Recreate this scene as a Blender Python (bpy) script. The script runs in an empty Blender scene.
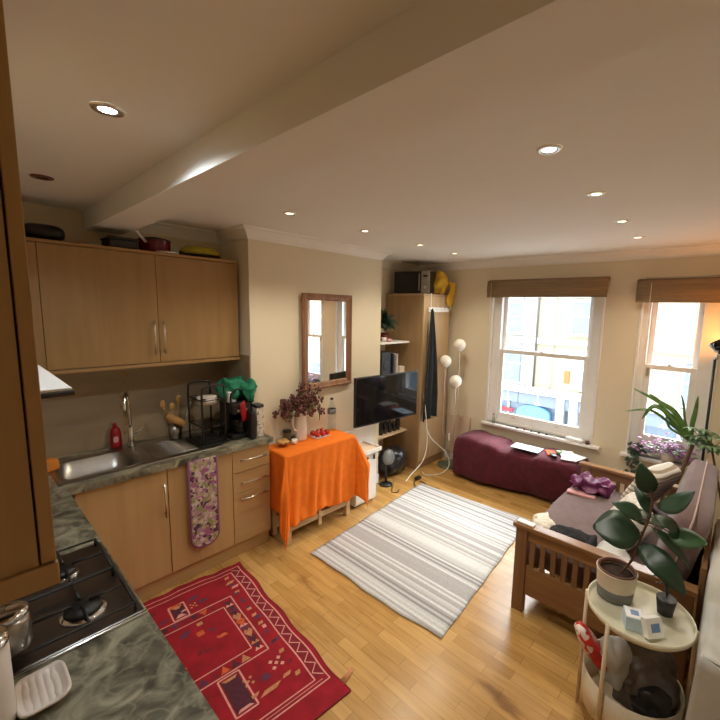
import bpy, bmesh, math, random
from mathutils import Vector, Matrix, noise, Euler
random.seed(7)
scn = bpy.context.scene
COL = scn.collection
PI = math.pi

# ------------------------------------------------------------------ materials
def new_mat(name):
    m = bpy.data.materials.new(name); m.use_nodes = True
    nt = m.node_tree
    return m, nt, nt.nodes['Principled BSDF']

def ramp(nt, stops, interp='LINEAR'):
    r = nt.nodes.new('ShaderNodeValToRGB'); cr = r.color_ramp; cr.interpolation = interp
    while len(cr.elements) < len(stops): cr.elements.new(0.5)
    for e, (p, c) in zip(cr.elements, stops):
        e.position = p; e.color = (*c, 1)
    return r

def coords(nt, scale=(1, 1, 1), rot=(0, 0, 0), kind='Object'):
    tc = nt.nodes.new('ShaderNodeTexCoord'); mp = nt.nodes.new('ShaderNodeMapping')
    mp.inputs['Scale'].default_value = scale; mp.inputs['Rotation'].default_value = rot
    nt.links.new(tc.outputs[kind], mp.inputs['Vector'])
    return mp.outputs['Vector']

def add_bump(nt, b, vec, scale, strength, dist=0.01):
    n = nt.nodes.new('ShaderNodeTexNoise'); n.inputs['Scale'].default_value = scale
    n.inputs['Detail'].default_value = 4
    nt.links.new(vec, n.inputs['Vector'])
    bu = nt.nodes.new('ShaderNodeBump'); bu.inputs['Strength'].default_value = strength
    bu.inputs['Distance'].default_value = dist
    nt.links.new(n.outputs['Fac'], bu.inputs['Height']); nt.links.new(bu.outputs['Normal'], b.inputs['Normal'])

def mat(name, col, rough=0.6, metal=0.0, var=0.08, scale=12, bump=0.0, stretch=(1, 1, 1), spec=None, trans=0.0, coat=0.0, sheen=0.0, bscale=None, subs=0.0):
    m, nt, b = new_mat(name)
    v = coords(nt, stretch)
    n = nt.nodes.new('ShaderNodeTexNoise'); n.inputs['Scale'].default_value = scale; n.inputs['Detail'].default_value = 5
    nt.links.new(v, n.inputs['Vector'])
    lo = tuple(max(0, c * (1 - var)) for c in col); hi = tuple(min(1, c * (1 + var)) for c in col)
    r = ramp(nt, [(0.3, lo), (0.7, hi)])
    nt.links.new(n.outputs['Fac'], r.inputs['Fac']); nt.links.new(r.outputs['Color'], b.inputs['Base Color'])
    b.inputs['Roughness'].default_value = rough; b.inputs['Metallic'].default_value = metal
    if spec is not None: b.inputs['Specular IOR Level'].default_value = spec
    if trans: b.inputs['Transmission Weight'].default_value = trans
    if coat: b.inputs['Coat Weight'].default_value = coat; b.inputs['Coat Roughness'].default_value = 0.1
    if sheen: b.inputs['Sheen Weight'].default_value = sheen
    if subs:
        b.inputs['Subsurface Weight'].default_value = subs; b.inputs['Subsurface Scale'].default_value = 0.02
    if bump: add_bump(nt, b, v, bscale or scale * 4, bump)
    return m

def wood(name, c1, c2, axis='Z', rough=0.45, scale=1.0, coat=0.0):
    m, nt, b = new_mat(name)
    st = {'X': (1.2, 14, 14), 'Y': (14, 1.2, 14), 'Z': (14, 14, 1.2)}[axis]
    v = coords(nt, tuple(s * scale for s in st))
    n = nt.nodes.new('ShaderNodeTexNoise'); n.inputs['Scale'].default_value = 1.3; n.inputs['Detail'].default_value = 6
    n.inputs['Distortion'].default_value = 0.4
    nt.links.new(v, n.inputs['Vector'])
    r = ramp(nt, [(0.3, c1), (0.72, c2)])
    nt.links.new(n.outputs['Fac'], r.inputs['Fac']); nt.links.new(r.outputs['Color'], b.inputs['Base Color'])
    b.inputs['Roughness'].default_value = rough
    if coat: b.inputs['Coat Weight'].default_value = coat
    return m

def emit(name, col, strength):
    m, nt, b = new_mat(name)
    b.inputs['Base Color'].default_value = (*col, 1)
    b.inputs['Emission Color'].default_value = (*col, 1); b.inputs['Emission Strength'].default_value = strength
    return m

def glass(name, tint=(1, 1, 1), rough=0.0):
    # window glass: mostly see-through with a faint reflection
    m, nt, b = new_mat(name)
    out = nt.nodes['Material Output']; nt.nodes.remove(b)
    t = nt.nodes.new('ShaderNodeBsdfTransparent'); t.inputs[0].default_value = (*tint, 1)
    g = nt.nodes.new('ShaderNodeBsdfGlossy'); g.inputs['Roughness'].default_value = rough
    fr = nt.nodes.new('ShaderNodeFresnel'); fr.inputs['IOR'].default_value = 1.35
    mx = nt.nodes.new('ShaderNodeMixShader')
    ge = nt.nodes.new('ShaderNodeNewGeometry'); iv = nt.nodes.new('ShaderNodeMath'); iv.operation = 'SUBTRACT'; iv.inputs[0].default_value = 1
    mu = nt.nodes.new('ShaderNodeMath'); mu.operation = 'MULTIPLY'
    nt.links.new(ge.outputs['Backfacing'], iv.inputs[1]); nt.links.new(fr.outputs[0], mu.inputs[0]); nt.links.new(iv.outputs[0], mu.inputs[1])
    nt.links.new(mu.outputs[0], mx.inputs[0]); nt.links.new(t.outputs[0], mx.inputs[1]); nt.links.new(g.outputs[0], mx.inputs[2])
    nt.links.new(mx.outputs[0], out.inputs['Surface'])
    return m

M = {}
M['wall'] = mat('cream_wall_paint', (0.76, 0.675, 0.505), 0.75, var=0.02, scale=3, bump=0.03, bscale=120)
M['ceiling'] = mat('ceiling_paint', (0.80, 0.785, 0.735), 0.8, var=0.015, scale=2)
M['cornice'] = mat('cornice_paint', (0.84, 0.81, 0.75), 0.7, var=0.02)
M['white'] = mat('white_gloss_paint', (0.84, 0.83, 0.80), 0.35, var=0.03)
M['white_lam'] = mat('white_laminate', (0.84, 0.83, 0.79), 0.4, var=0.02)
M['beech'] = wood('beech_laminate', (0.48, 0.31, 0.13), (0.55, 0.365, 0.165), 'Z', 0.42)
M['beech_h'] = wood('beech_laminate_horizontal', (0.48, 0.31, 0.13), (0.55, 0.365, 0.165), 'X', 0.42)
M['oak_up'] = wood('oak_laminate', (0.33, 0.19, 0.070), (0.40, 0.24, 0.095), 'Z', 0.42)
M['oak_up_h'] = wood('oak_laminate_horizontal', (0.33, 0.19, 0.070), (0.40, 0.24, 0.095), 'X', 0.42)
M['wardrobe'] = wood('wardrobe_laminate', (0.36, 0.225, 0.11), (0.44, 0.285, 0.145), 'Z', 0.45)
M['wardrobe_door'] = wood('wardrobe_door_laminate', (0.50, 0.345, 0.185), (0.57, 0.405, 0.23), 'Z', 0.4)
M['sofa_wood'] = wood('oak_sofa_wood', (0.17, 0.085, 0.036), (0.27, 0.14, 0.06), 'Z', 0.38)
M['sofa_wood_y'] = wood('oak_sofa_wood_rail', (0.20, 0.10, 0.043), (0.32, 0.17, 0.075), 'Y', 0.30)
M['mirror_wood'] = wood('walnut_mirror_frame', (0.17, 0.075, 0.035), (0.34, 0.17, 0.085), 'Z', 0.35)
M['table_wood'] = wood('pine_table_wood', (0.52, 0.36, 0.20), (0.66, 0.48, 0.29), 'X', 0.5)
M['steel'] = mat('brushed_steel', (0.40, 0.38, 0.35), 0.30, 1.0, var=0.06, scale=30, stretch=(1, 12, 1))
M['chrome'] = mat('chrome', (0.75, 0.75, 0.75), 0.12, 1.0, var=0.01)
M['nickel'] = mat('satin_nickel', (0.72, 0.68, 0.60), 0.3, 1.0, var=0.02)
M['hobsteel'] = mat('dark_hob_steel', (0.20, 0.185, 0.175), 0.33, 1.0, var=0.05, scale=40, stretch=(1, 10, 1))
M['black'] = mat('black_plastic', (0.012, 0.012, 0.013), 0.35, var=0.1)
M['castiron'] = mat('black_enamel', (0.010, 0.010, 0.010), 0.45, var=0.2)
M['blackmetal'] = mat('black_coated_wire', (0.012, 0.011, 0.010), 0.35, var=0.1)
M['screen'] = mat('dark_screen_glass', (0.006, 0.006, 0.007), 0.06, var=0.0)
M['cream_enamel'] = mat('cream_enamel', (0.74, 0.70, 0.52), 0.33, var=0.02)
M['cream_enamel_d'] = mat('cream_enamel_bucket', (0.66, 0.55, 0.38), 0.42, var=0.03)
M['maroon'] = mat('maroon_blanket', (0.080, 0.003, 0.014), 0.9, var=0.22, scale=16, bump=0.6, bscale=60, sheen=0.1)
M['orange'] = mat('orange_cotton', (0.86, 0.185, 0.004), 0.85, var=0.06, scale=20, bump=0.15, bscale=200)
M['mauve'] = mat('mauve_brown_upholstery', (0.135, 0.080, 0.075), 0.85, var=0.12, scale=20, bump=0.3, bscale=160, sheen=0.25)
M['piping'] = mat('pale_piping', (0.42, 0.32, 0.27), 0.8)
M['terracotta'] = mat('brown_pot_rim', (0.16, 0.06, 0.04), 0.5)
M['soil'] = mat('potting_soil', (0.05, 0.025, 0.015), 0.95, var=0.6, scale=60, bump=0.6)
M['leaf'] = mat('rubber_leaf', (0.014, 0.042, 0.018), 0.38, var=0.25, scale=8)
M['leaf_y'] = mat('young_rubber_leaf', (0.03, 0.085, 0.02), 0.38, var=0.25, scale=8)
M['leaf_pale'] = mat('pale_leaf', (0.20, 0.32, 0.17), 0.4, var=0.25, scale=20)
M['leaf_mid'] = mat('green_leaf', (0.10, 0.20, 0.05), 0.4, var=0.35, scale=20)
M['leaf_dark'] = mat('dark_leaf', (0.025, 0.06, 0.035), 0.45, var=0.3, scale=20)
M['leaf_purple'] = mat('purple_leaf', (0.36, 0.16, 0.34), 0.5, var=0.45, scale=25)
M['stem'] = mat('brown_stem', (0.13, 0.065, 0.035), 0.7)
M['dried'] = mat('dried_flower', (0.15, 0.055, 0.05), 0.9, var=0.5, scale=30)
M['dried2'] = mat('dried_stalk', (0.25, 0.17, 0.08), 0.9, var=0.3, scale=30)
M['enamel_jug'] = mat('cream_jug_enamel', (0.80, 0.74, 0.64), 0.3, var=0.03)
M['globe'] = mat('frosted_globe', (0.92, 0.88, 0.78), 0.25, var=0.02)
M['glass'] = glass('clear_glass')
M['pet'] = glass('clear_plastic', (0.88, 0.92, 0.93), 0.05)
M['jarglass'] = glass('jar_glass', (0.80, 0.78, 0.74), 0.03)
M['blue'] = mat('blue_print', (0.16, 0.27, 0.50), 0.5)
M['paleblue'] = mat('pale_blue_paper', (0.50, 0.63, 0.74), 0.5)
M['paper'] = mat('white_paper', (0.86, 0.86, 0.84), 0.6, var=0.02)
M['cardboard'] = mat('cardboard', (0.52, 0.38, 0.24), 0.8, var=0.05)
M['red'] = mat('red_plastic', (0.38, 0.01, 0.018), 0.35)
M['darkred'] = mat('dark_red_enamel', (0.15, 0.006, 0.010), 0.25)
M['tomato'] = mat('tomato_skin', (0.50, 0.02, 0.015), 0.25, var=0.2, scale=10)
M['green_cloth'] = mat('green_cloth', (0.015, 0.20, 0.10), 0.8, var=0.25, scale=18, bump=0.3)
M['yellow'] = mat('yellow_fabric', (0.68, 0.42, 0.03), 0.75, var=0.25, scale=16, bump=0.3)
M['olive'] = mat('olive_yellow_enamel', (0.42, 0.34, 0.02), 0.3, var=0.15)
M['purple_bag'] = mat('purple_crinkled_plastic', (0.13, 0.014, 0.08), 0.3, var=0.4, scale=25, bump=0.6, bscale=40)
M['pink'] = mat('pink_plastic', (0.70, 0.36, 0.38), 0.5)
M['fleece'] = mat('cream_fleece', (0.78, 0.72, 0.60), 0.95, var=0.12, scale=40, bump=0.8, bscale=90)
M['darkcloth'] = mat('charcoal_cloth', (0.010, 0.010, 0.011), 0.9, var=0.4, scale=14, bump=0.4)
M['greycloth'] = mat('grey_cloth', (0.26, 0.27, 0.27), 0.9, var=0.2, scale=14, bump=0.4)
M['sheet'] = mat('white_cotton_sheet', (0.50, 0.50, 0.46), 0.9, var=0.06, scale=10, bump=0.25, bscale=25)
M['blackbag'] = mat('black_plastic_bag', (0.014, 0.014, 0.017), 0.28, var=0.3, scale=20, bump=0.7, bscale=30)
M['greybag'] = mat('grey_plastic_bag', (0.13, 0.11, 0.10), 0.4, var=0.4, scale=16, bump=0.7, bscale=30)
M['green_metal'] = mat('dark_green_lamp_base', (0.10, 0.13, 0.08), 0.3, var=0.1)
M['bamboo'] = mat('bamboo_blind', (0.25, 0.165, 0.085), 0.6, var=0.25, scale=9, stretch=(1, 0.5, 25))
M['potgrey'] = mat('grey_glaze', (0.17, 0.18, 0.17), 0.4)
M['potcream'] = mat('cream_glaze', (0.72, 0.64, 0.50), 0.4)
M['woodspoon'] = mat('wooden_utensil', (0.45, 0.25, 0.08), 0.6, var=0.2)
M['pinkwhite'] = mat('off_white_ceramic', (0.78, 0.71, 0.65), 0.35, var=0.02)
M['orange_pl'] = mat('orange_sponge', (0.75, 0.25, 0.03), 0.8)
M['rawwall'] = mat('beige_panel', (0.60, 0.47, 0.35), 0.7, var=0.03)
M['amber'] = mat('amber_food', (0.60, 0.33, 0.10), 0.6, var=0.5, scale=40)
M['speaker'] = mat('dark_grey_plastic', (0.03, 0.03, 0.032), 0.5)
M['tray_wood'] = mat('tray_surface', (0.70, 0.55, 0.38), 0.5)
M['cable'] = mat('white_cable', (0.80, 0.76, 0.66), 0.5)

# mirror
m, nt, b = new_mat('mirror_glass'); M['mirror'] = m
b.inputs['Base Color'].default_value = (0.92, 0.93, 0.92, 1); b.inputs['Metallic'].default_value = 1; b.inputs['Roughness'].default_value = 0.015

# floor: parquet strips running along Y
m, nt, b = new_mat('oak_strip_floor'); M['floor'] = m
v = coords(nt, (1, 1, 1), (0, 0, PI / 2))
bk = nt.nodes.new('ShaderNodeTexBrick')
for k, val in (('Scale', 1.0), ('Mortar Size', 0.0012), ('Mortar Smooth', 0.2), ('Bias', 0.0), ('Brick Width', 0.36), ('Row Height', 0.068)):
    bk.inputs[k].default_value = val
bk.inputs['Color1'].default_value = (0.58, 0.35, 0.120, 1); bk.inputs['Color2'].default_value = (0.44, 0.245, 0.072, 1)
bk.inputs['Mortar'].default_value = (0.27, 0.135, 0.045, 1); bk.offset = 0.37; bk.offset_frequency = 2
nt.links.new(v, bk.inputs['Vector'])
v2 = coords(nt, (22, 2.2, 1))
n = nt.nodes.new('ShaderNodeTexNoise'); n.inputs['Scale'].default_value = 1.6; n.inputs['Detail'].default_value = 6; n.inputs['Distortion'].default_value = 0.5
nt.links.new(v2, n.inputs['Vector'])
r = ramp(nt, [(0.3, (0.84, 0.82, 0.79)), (0.65, (1.06, 1.05, 1.03))])
nt.links.new(n.outputs['Fac'], r.inputs['Fac'])
mx = nt.nodes.new('ShaderNodeMix'); mx.data_type = 'RGBA'; mx.blend_type = 'MULTIPLY'; mx.inputs[0].default_value = 1
nt.links.new(bk.outputs['Color'], mx.inputs[6]); nt.links.new(r.outputs['Color'], mx.inputs[7])
# worn dark patches in the boards between the two rugs
v3 = coords(nt, (5.5, 1.5, 1)); n3 = nt.nodes.new('ShaderNodeTexNoise'); n3.inputs['Scale'].default_value = 1.35; n3.inputs['Detail'].default_value = 5
nt.links.new(v3, n3.inputs['Vector'])
r3 = ramp(nt, [(0.60, (1, 1, 1)), (0.72, (0.52, 0.44, 0.40))])
nt.links.new(n3.outputs['Fac'], r3.inputs['Fac'])
mx2 = nt.nodes.new('ShaderNodeMix'); mx2.data_type = 'RGBA'; mx2.blend_type = 'MULTIPLY'; mx2.inputs[0].default_value = 1
nt.links.new(mx.outputs[2], mx2.inputs[6]); nt.links.new(r3.outputs['Color'], mx2.inputs[7])
nt.links.new(mx2.outputs[2], b.inputs['Base Color']); b.inputs['Roughness'].default_value = 0.24
b.inputs['Specular IOR Level'].default_value = 0.45

# worktop: grey green marbled laminate
m, nt, b = new_mat('green_marble_laminate'); M['worktop'] = m
v = coords(nt)
n = nt.nodes.new('ShaderNodeTexNoise'); n.inputs['Scale'].default_value = 9; n.inputs['Detail'].default_value = 8; n.inputs['Distortion'].default_value = 1.3
nt.links.new(v, n.inputs['Vector'])
r = ramp(nt, [(0.34, (0.065, 0.060, 0.045)), (0.45, (0.135, 0.128, 0.092)), (0.54, (0.235, 0.225, 0.16)), (0.66, (0.40, 0.38, 0.275))])
nt.links.new(n.outputs['Fac'], r.inputs['Fac'])
wv = nt.nodes.new('ShaderNodeTexVoronoi'); wv.feature = 'DISTANCE_TO_EDGE'; wv.inputs['Scale'].default_value = 7
nd = nt.nodes.new('ShaderNodeTexNoise'); nd.inputs['Scale'].default_value = 6; nd.inputs['Detail'].default_value = 5
nt.links.new(v, nd.inputs['Vector'])
vm = nt.nodes.new('ShaderNodeMix'); vm.data_type = 'RGBA'; vm.blend_type = 'ADD'; vm.inputs[0].default_value = 0.35
nt.links.new(v, vm.inputs[6]); nt.links.new(nd.outputs['Color'], vm.inputs[7]); nt.links.new(vm.outputs[2], wv.inputs['Vector'])
rv = ramp(nt, [(0.0, (0.45, 0.45, 0.45)), (0.06, (0.0, 0.0, 0.0))])
nt.links.new(wv.outputs['Distance'], rv.inputs['Fac'])
mx = nt.nodes.new('ShaderNodeMix'); mx.data_type = 'RGBA'
nt.links.new(rv.outputs['Color'], mx.inputs[0]); nt.links.new(r.outputs['Color'], mx.inputs[6]); mx.inputs[7].default_value = (0.36, 0.35, 0.25, 1)
nt.links.new(mx.outputs[2], b.inputs['Base Color']); b.inputs['Roughness'].default_value = 0.28

# tiles
m, nt, b = new_mat('stone_wall_tile'); M['tile'] = m
v = coords(nt, (1, 1, 1), (PI / 2, 0, 0))
bk = nt.nodes.new('ShaderNodeTexBrick')
for k, val in (('Scale', 1.0), ('Mortar Size', 0.002), ('Brick Width', 0.40), ('Row Height', 0.25)): bk.inputs[k].default_value = val
bk.offset = 0.0
bk.inputs['Color1'].default_value = (0.37, 0.285, 0.185, 1); bk.inputs['Color2'].default_value = (0.345, 0.265, 0.175, 1); bk.inputs['Mortar'].default_value = (0.36, 0.275, 0.18, 1)
nt.links.new(v, bk.inputs['Vector'])
n = nt.nodes.new('ShaderNodeTexNoise'); n.inputs['Scale'].default_value = 6; n.inputs['Detail'].default_value = 5
r = ramp(nt, [(0.3, (0.85, 0.84, 0.82)), (0.7, (1.1, 1.08, 1.05))])
nt.links.new(n.outputs['Fac'], r.inputs['Fac'])
mx = nt.nodes.new('ShaderNodeMix'); mx.data_type = 'RGBA'; mx.blend_type = 'MULTIPLY'; mx.inputs[0].default_value = 1
nt.links.new(bk.outputs['Color'], mx.inputs[6]); nt.links.new(r.outputs['Color'], mx.inputs[7])
nt.links.new(mx.outputs[2], b.inputs['Base Color']); b.inputs['Roughness'].default_value = 0.35

# striped rug
m, nt, b = new_mat('striped_rug_weave'); M['stripe'] = m
tc = nt.nodes.new('ShaderNodeTexCoord'); sp = nt.nodes.new('ShaderNodeSeparateXYZ'); nt.links.new(tc.outputs['Object'], sp.inputs[0])
ml = nt.nodes.new('ShaderNodeMath'); ml.operation = 'MULTIPLY'; ml.inputs[1].default_value = 50; nt.links.new(sp.outputs['X'], ml.inputs[0])
fl = nt.nodes.new('ShaderNodeMath'); fl.operation = 'FLOOR'; nt.links.new(ml.outputs[0], fl.inputs[0])
wn = nt.nodes.new('ShaderNodeTexWhiteNoise'); wn.noise_dimensions = '1D'; nt.links.new(fl.outputs[0], wn.inputs['W'])
r = ramp(nt, [(0.0, (0.62, 0.63, 0.615)), (0.24, (0.39, 0.375, 0.37)), (0.44, (0.50, 0.50, 0.48)), (0.60, (0.27, 0.26, 0.265)), (0.69, (0.41, 0.395, 0.40)), (0.85, (0.57, 0.575, 0.565))], 'CONSTANT')
nt.links.new(wn.outputs['Value'], r.inputs['Fac'])
v = coords(nt, (1, 1, 1)); n = nt.nodes.new('ShaderNodeTexNoise'); n.inputs['Scale'].default_value = 90; nt.links.new(v, n.inputs['Vector'])
r2 = ramp(nt, [(0.3, (0.85, 0.85, 0.85)), (0.7, (1.08, 1.08, 1.08))]); nt.links.new(n.outputs['Fac'], r2.inputs['Fac'])
mx = nt.nodes.new('ShaderNodeMix'); mx.data_type = 'RGBA'; mx.blend_type = 'MULTIPLY'; mx.inputs[0].default_value = 1
nt.links.new(r.outputs['Color'], mx.inputs[6]); nt.links.new(r2.outputs['Color'], mx.inputs[7])
nt.links.new(mx.outputs[2], b.inputs['Base Color']); b.inputs['Roughness'].default_value = 0.95
bu = nt.nodes.new('ShaderNodeBump'); bu.inputs['Strength'].default_value = 0.3; nt.links.new(n.outputs['Fac'], bu.inputs['Height']); nt.links.new(bu.outputs[0], b.inputs['Normal'])

# kilim colours
M['k_red'] = mat('kilim_red', (0.28, 0.004, 0.014), 0.95, var=0.22, scale=10, bump=0.3, bscale=150)
M['k_pink'] = mat('kilim_pale_pink', (0.66, 0.30, 0.26), 0.95, var=0.15, scale=60)
M['k_dark'] = mat('kilim_dark_plum', (0.075, 0.015, 0.03), 0.95, var=0.2, scale=60)
M['k_maroon'] = mat('kilim_maroon', (0.20, 0.008, 0.018), 0.95, var=0.2, scale=60)
M['k_orange'] = mat('kilim_rust', (0.55, 0.10, 0.03), 0.95, var=0.2, scale=60)
M['k_gold'] = mat('kilim_gold', (0.50, 0.22, 0.10), 0.95, var=0.2, scale=60)
M['k_blue'] = mat('kilim_slate', (0.11, 0.03, 0.07), 0.95, var=0.2, scale=60)

# patterned oven glove
def blotch(name, cols, scale, rough=0.85):
    m, nt, b = new_mat(name)
    v = coords(nt); vo = nt.nodes.new('ShaderNodeTexVoronoi'); vo.inputs['Scale'].default_value = scale
    nd = nt.nodes.new('ShaderNodeTexNoise'); nd.inputs['Scale'].default_value = scale * 0.7
    nt.links.new(v, nd.inputs['Vector'])
    vm = nt.nodes.new('ShaderNodeMix'); vm.data_type = 'RGBA'; vm.blend_type = 'ADD'; vm.inputs[0].default_value = 0.06
    nt.links.new(v, vm.inputs[6]); nt.links.new(nd.outputs['Color'], vm.inputs[7]); nt.links.new(vm.outputs[2], vo.inputs['Vector'])
    r = ramp(nt, [(i / len(cols), c) for i, c in enumerate(cols)], 'CONSTANT')
    sx = nt.nodes.new('ShaderNodeSeparateColor'); nt.links.new(vo.outputs['Color'], sx.inputs[0])
    nt.links.new(sx.outputs[0], r.inputs['Fac']); nt.links.new(r.outputs['Color'], b.inputs['Base Color'])
    b.inputs['Roughness'].default_value = rough
    return m
M['glove'] = blotch('floral_oven_glove', [(0.50, 0.42, 0.33), (0.34, 0.12, 0.24), (0.27, 0.30, 0.10), (0.60, 0.50, 0.46), (0.09, 0.04, 0.07), (0.45, 0.35, 0.22), (0.40, 0.22, 0.33)], 46)
M['glove_edge'] = mat('purple_binding', (0.24, 0.07, 0.16), 0.8)
M['redpack'] = blotch('red_white_packet', [(0.62, 0.03, 0.025), (0.62, 0.03, 0.025), (0.75, 0.62, 0.55), (0.45, 0.02, 0.02)], 28, 0.35)
M['cushion_pat'] = blotch('patterned_cushion_fabric', [(0.62, 0.58, 0.48), (0.66, 0.63, 0.55), (0.55, 0.50, 0.42), (0.68, 0.66, 0.60)], 30)
M['papertowel'] = blotch('printed_kitchen_box', [(0.62, 0.56, 0.45), (0.62, 0.56, 0.45), (0.18, 0.16, 0.13), (0.70, 0.64, 0.52)], 55)
m, nt, b = new_mat('striped_pillow'); M['pillow_stripe'] = m
wv = nt.nodes.new('ShaderNodeTexWave'); wv.inputs['Scale'].default_value = 9; wv.inputs['Distortion'].default_value = 0.6; wv.bands_direction = 'Z'
nt.links.new(coords(nt), wv.inputs['Vector']); r = ramp(nt, [(0.35, (0.66, 0.64, 0.57)), (0.62, (0.62, 0.58, 0.48)), (0.80, (0.30, 0.24, 0.16))])
nt.links.new(wv.outputs['Fac'], r.inputs['Fac']); nt.links.new(r.outputs['Color'], b.inputs['Base Color']); b.inputs['Roughness'].default_value = 0.9

# outside
m, nt, b = new_mat('yellow_stock_brick'); M['brick'] = m
v = coords(nt, (1, 1, 1), (PI / 2, 0, PI / 2))
bk = nt.nodes.new('ShaderNodeTexBrick')
for k, val in (('Scale', 1.0), ('Mortar Size', 0.008), ('Brick Width', 0.225), ('Row Height', 0.075)): bk.inputs[k].default_value = val
bk.inputs['Color1'].default_value = (0.215, 0.160, 0.070, 1); bk.inputs['Color2'].default_value = (0.13, 0.085, 0.034, 1); bk.inputs['Mortar'].default_value = (0.27, 0.23, 0.15, 1)
nt.links.new(v, bk.inputs['Vector']); nt.links.new(bk.outputs['Color'], b.inputs['Base Color']); b.inputs['Roughness'].default_value = 0.9
M['render'] = mat('pale_render', (0.25, 0.235, 0.185), 0.85, var=0.04)
M['stone'] = mat('white_stone_trim', (0.32, 0.31, 0.28), 0.8, var=0.03)
M['fascia'] = mat('slate_blue_fascia', (0.12, 0.14, 0.17), 0.6, var=0.05)
M['awning'] = mat('blue_sign', (0.08, 0.22, 0.55), 0.6, var=0.05)
M['shopglass'] = mat('shop_window_dark', (0.10, 0.13, 0.16), 0.1, var=0.1)
M['houseglass'] = mat('house_window_glass', (0.10, 0.13, 0.15), 0.15, var=0.15, scale=3)
M['asphalt'] = mat('asphalt', (0.30, 0.30, 0.30), 0.9, var=0.1)  # asphalt and paving lightened to bounce daylight up onto the room's ceiling
M['paving'] = mat('paving', (0.50, 0.48, 0.45), 0.9, var=0.1)
M['brownpipe'] = mat('dark_drainpipe', (0.06, 0.05, 0.045), 0.6)

# ------------------------------------------------------------------ building helpers
OFF = {}
def setp(o, **k):
    for a, v in k.items():
        if v is not None: o[a] = v
    return o

def thing(name, label, cat, loc=(0, 0, 0), group=None, kind=None):
    o = bpy.data.objects.new(name, None); COL.objects.link(o); o.location = loc
    o.empty_display_size = 0.05
    if kind == 'structure': setp(o, kind=kind, label=label)
    else: setp(o, label=label, category=cat, group=group, kind=kind)
    OFF[o] = Vector(loc)
    return o

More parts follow.
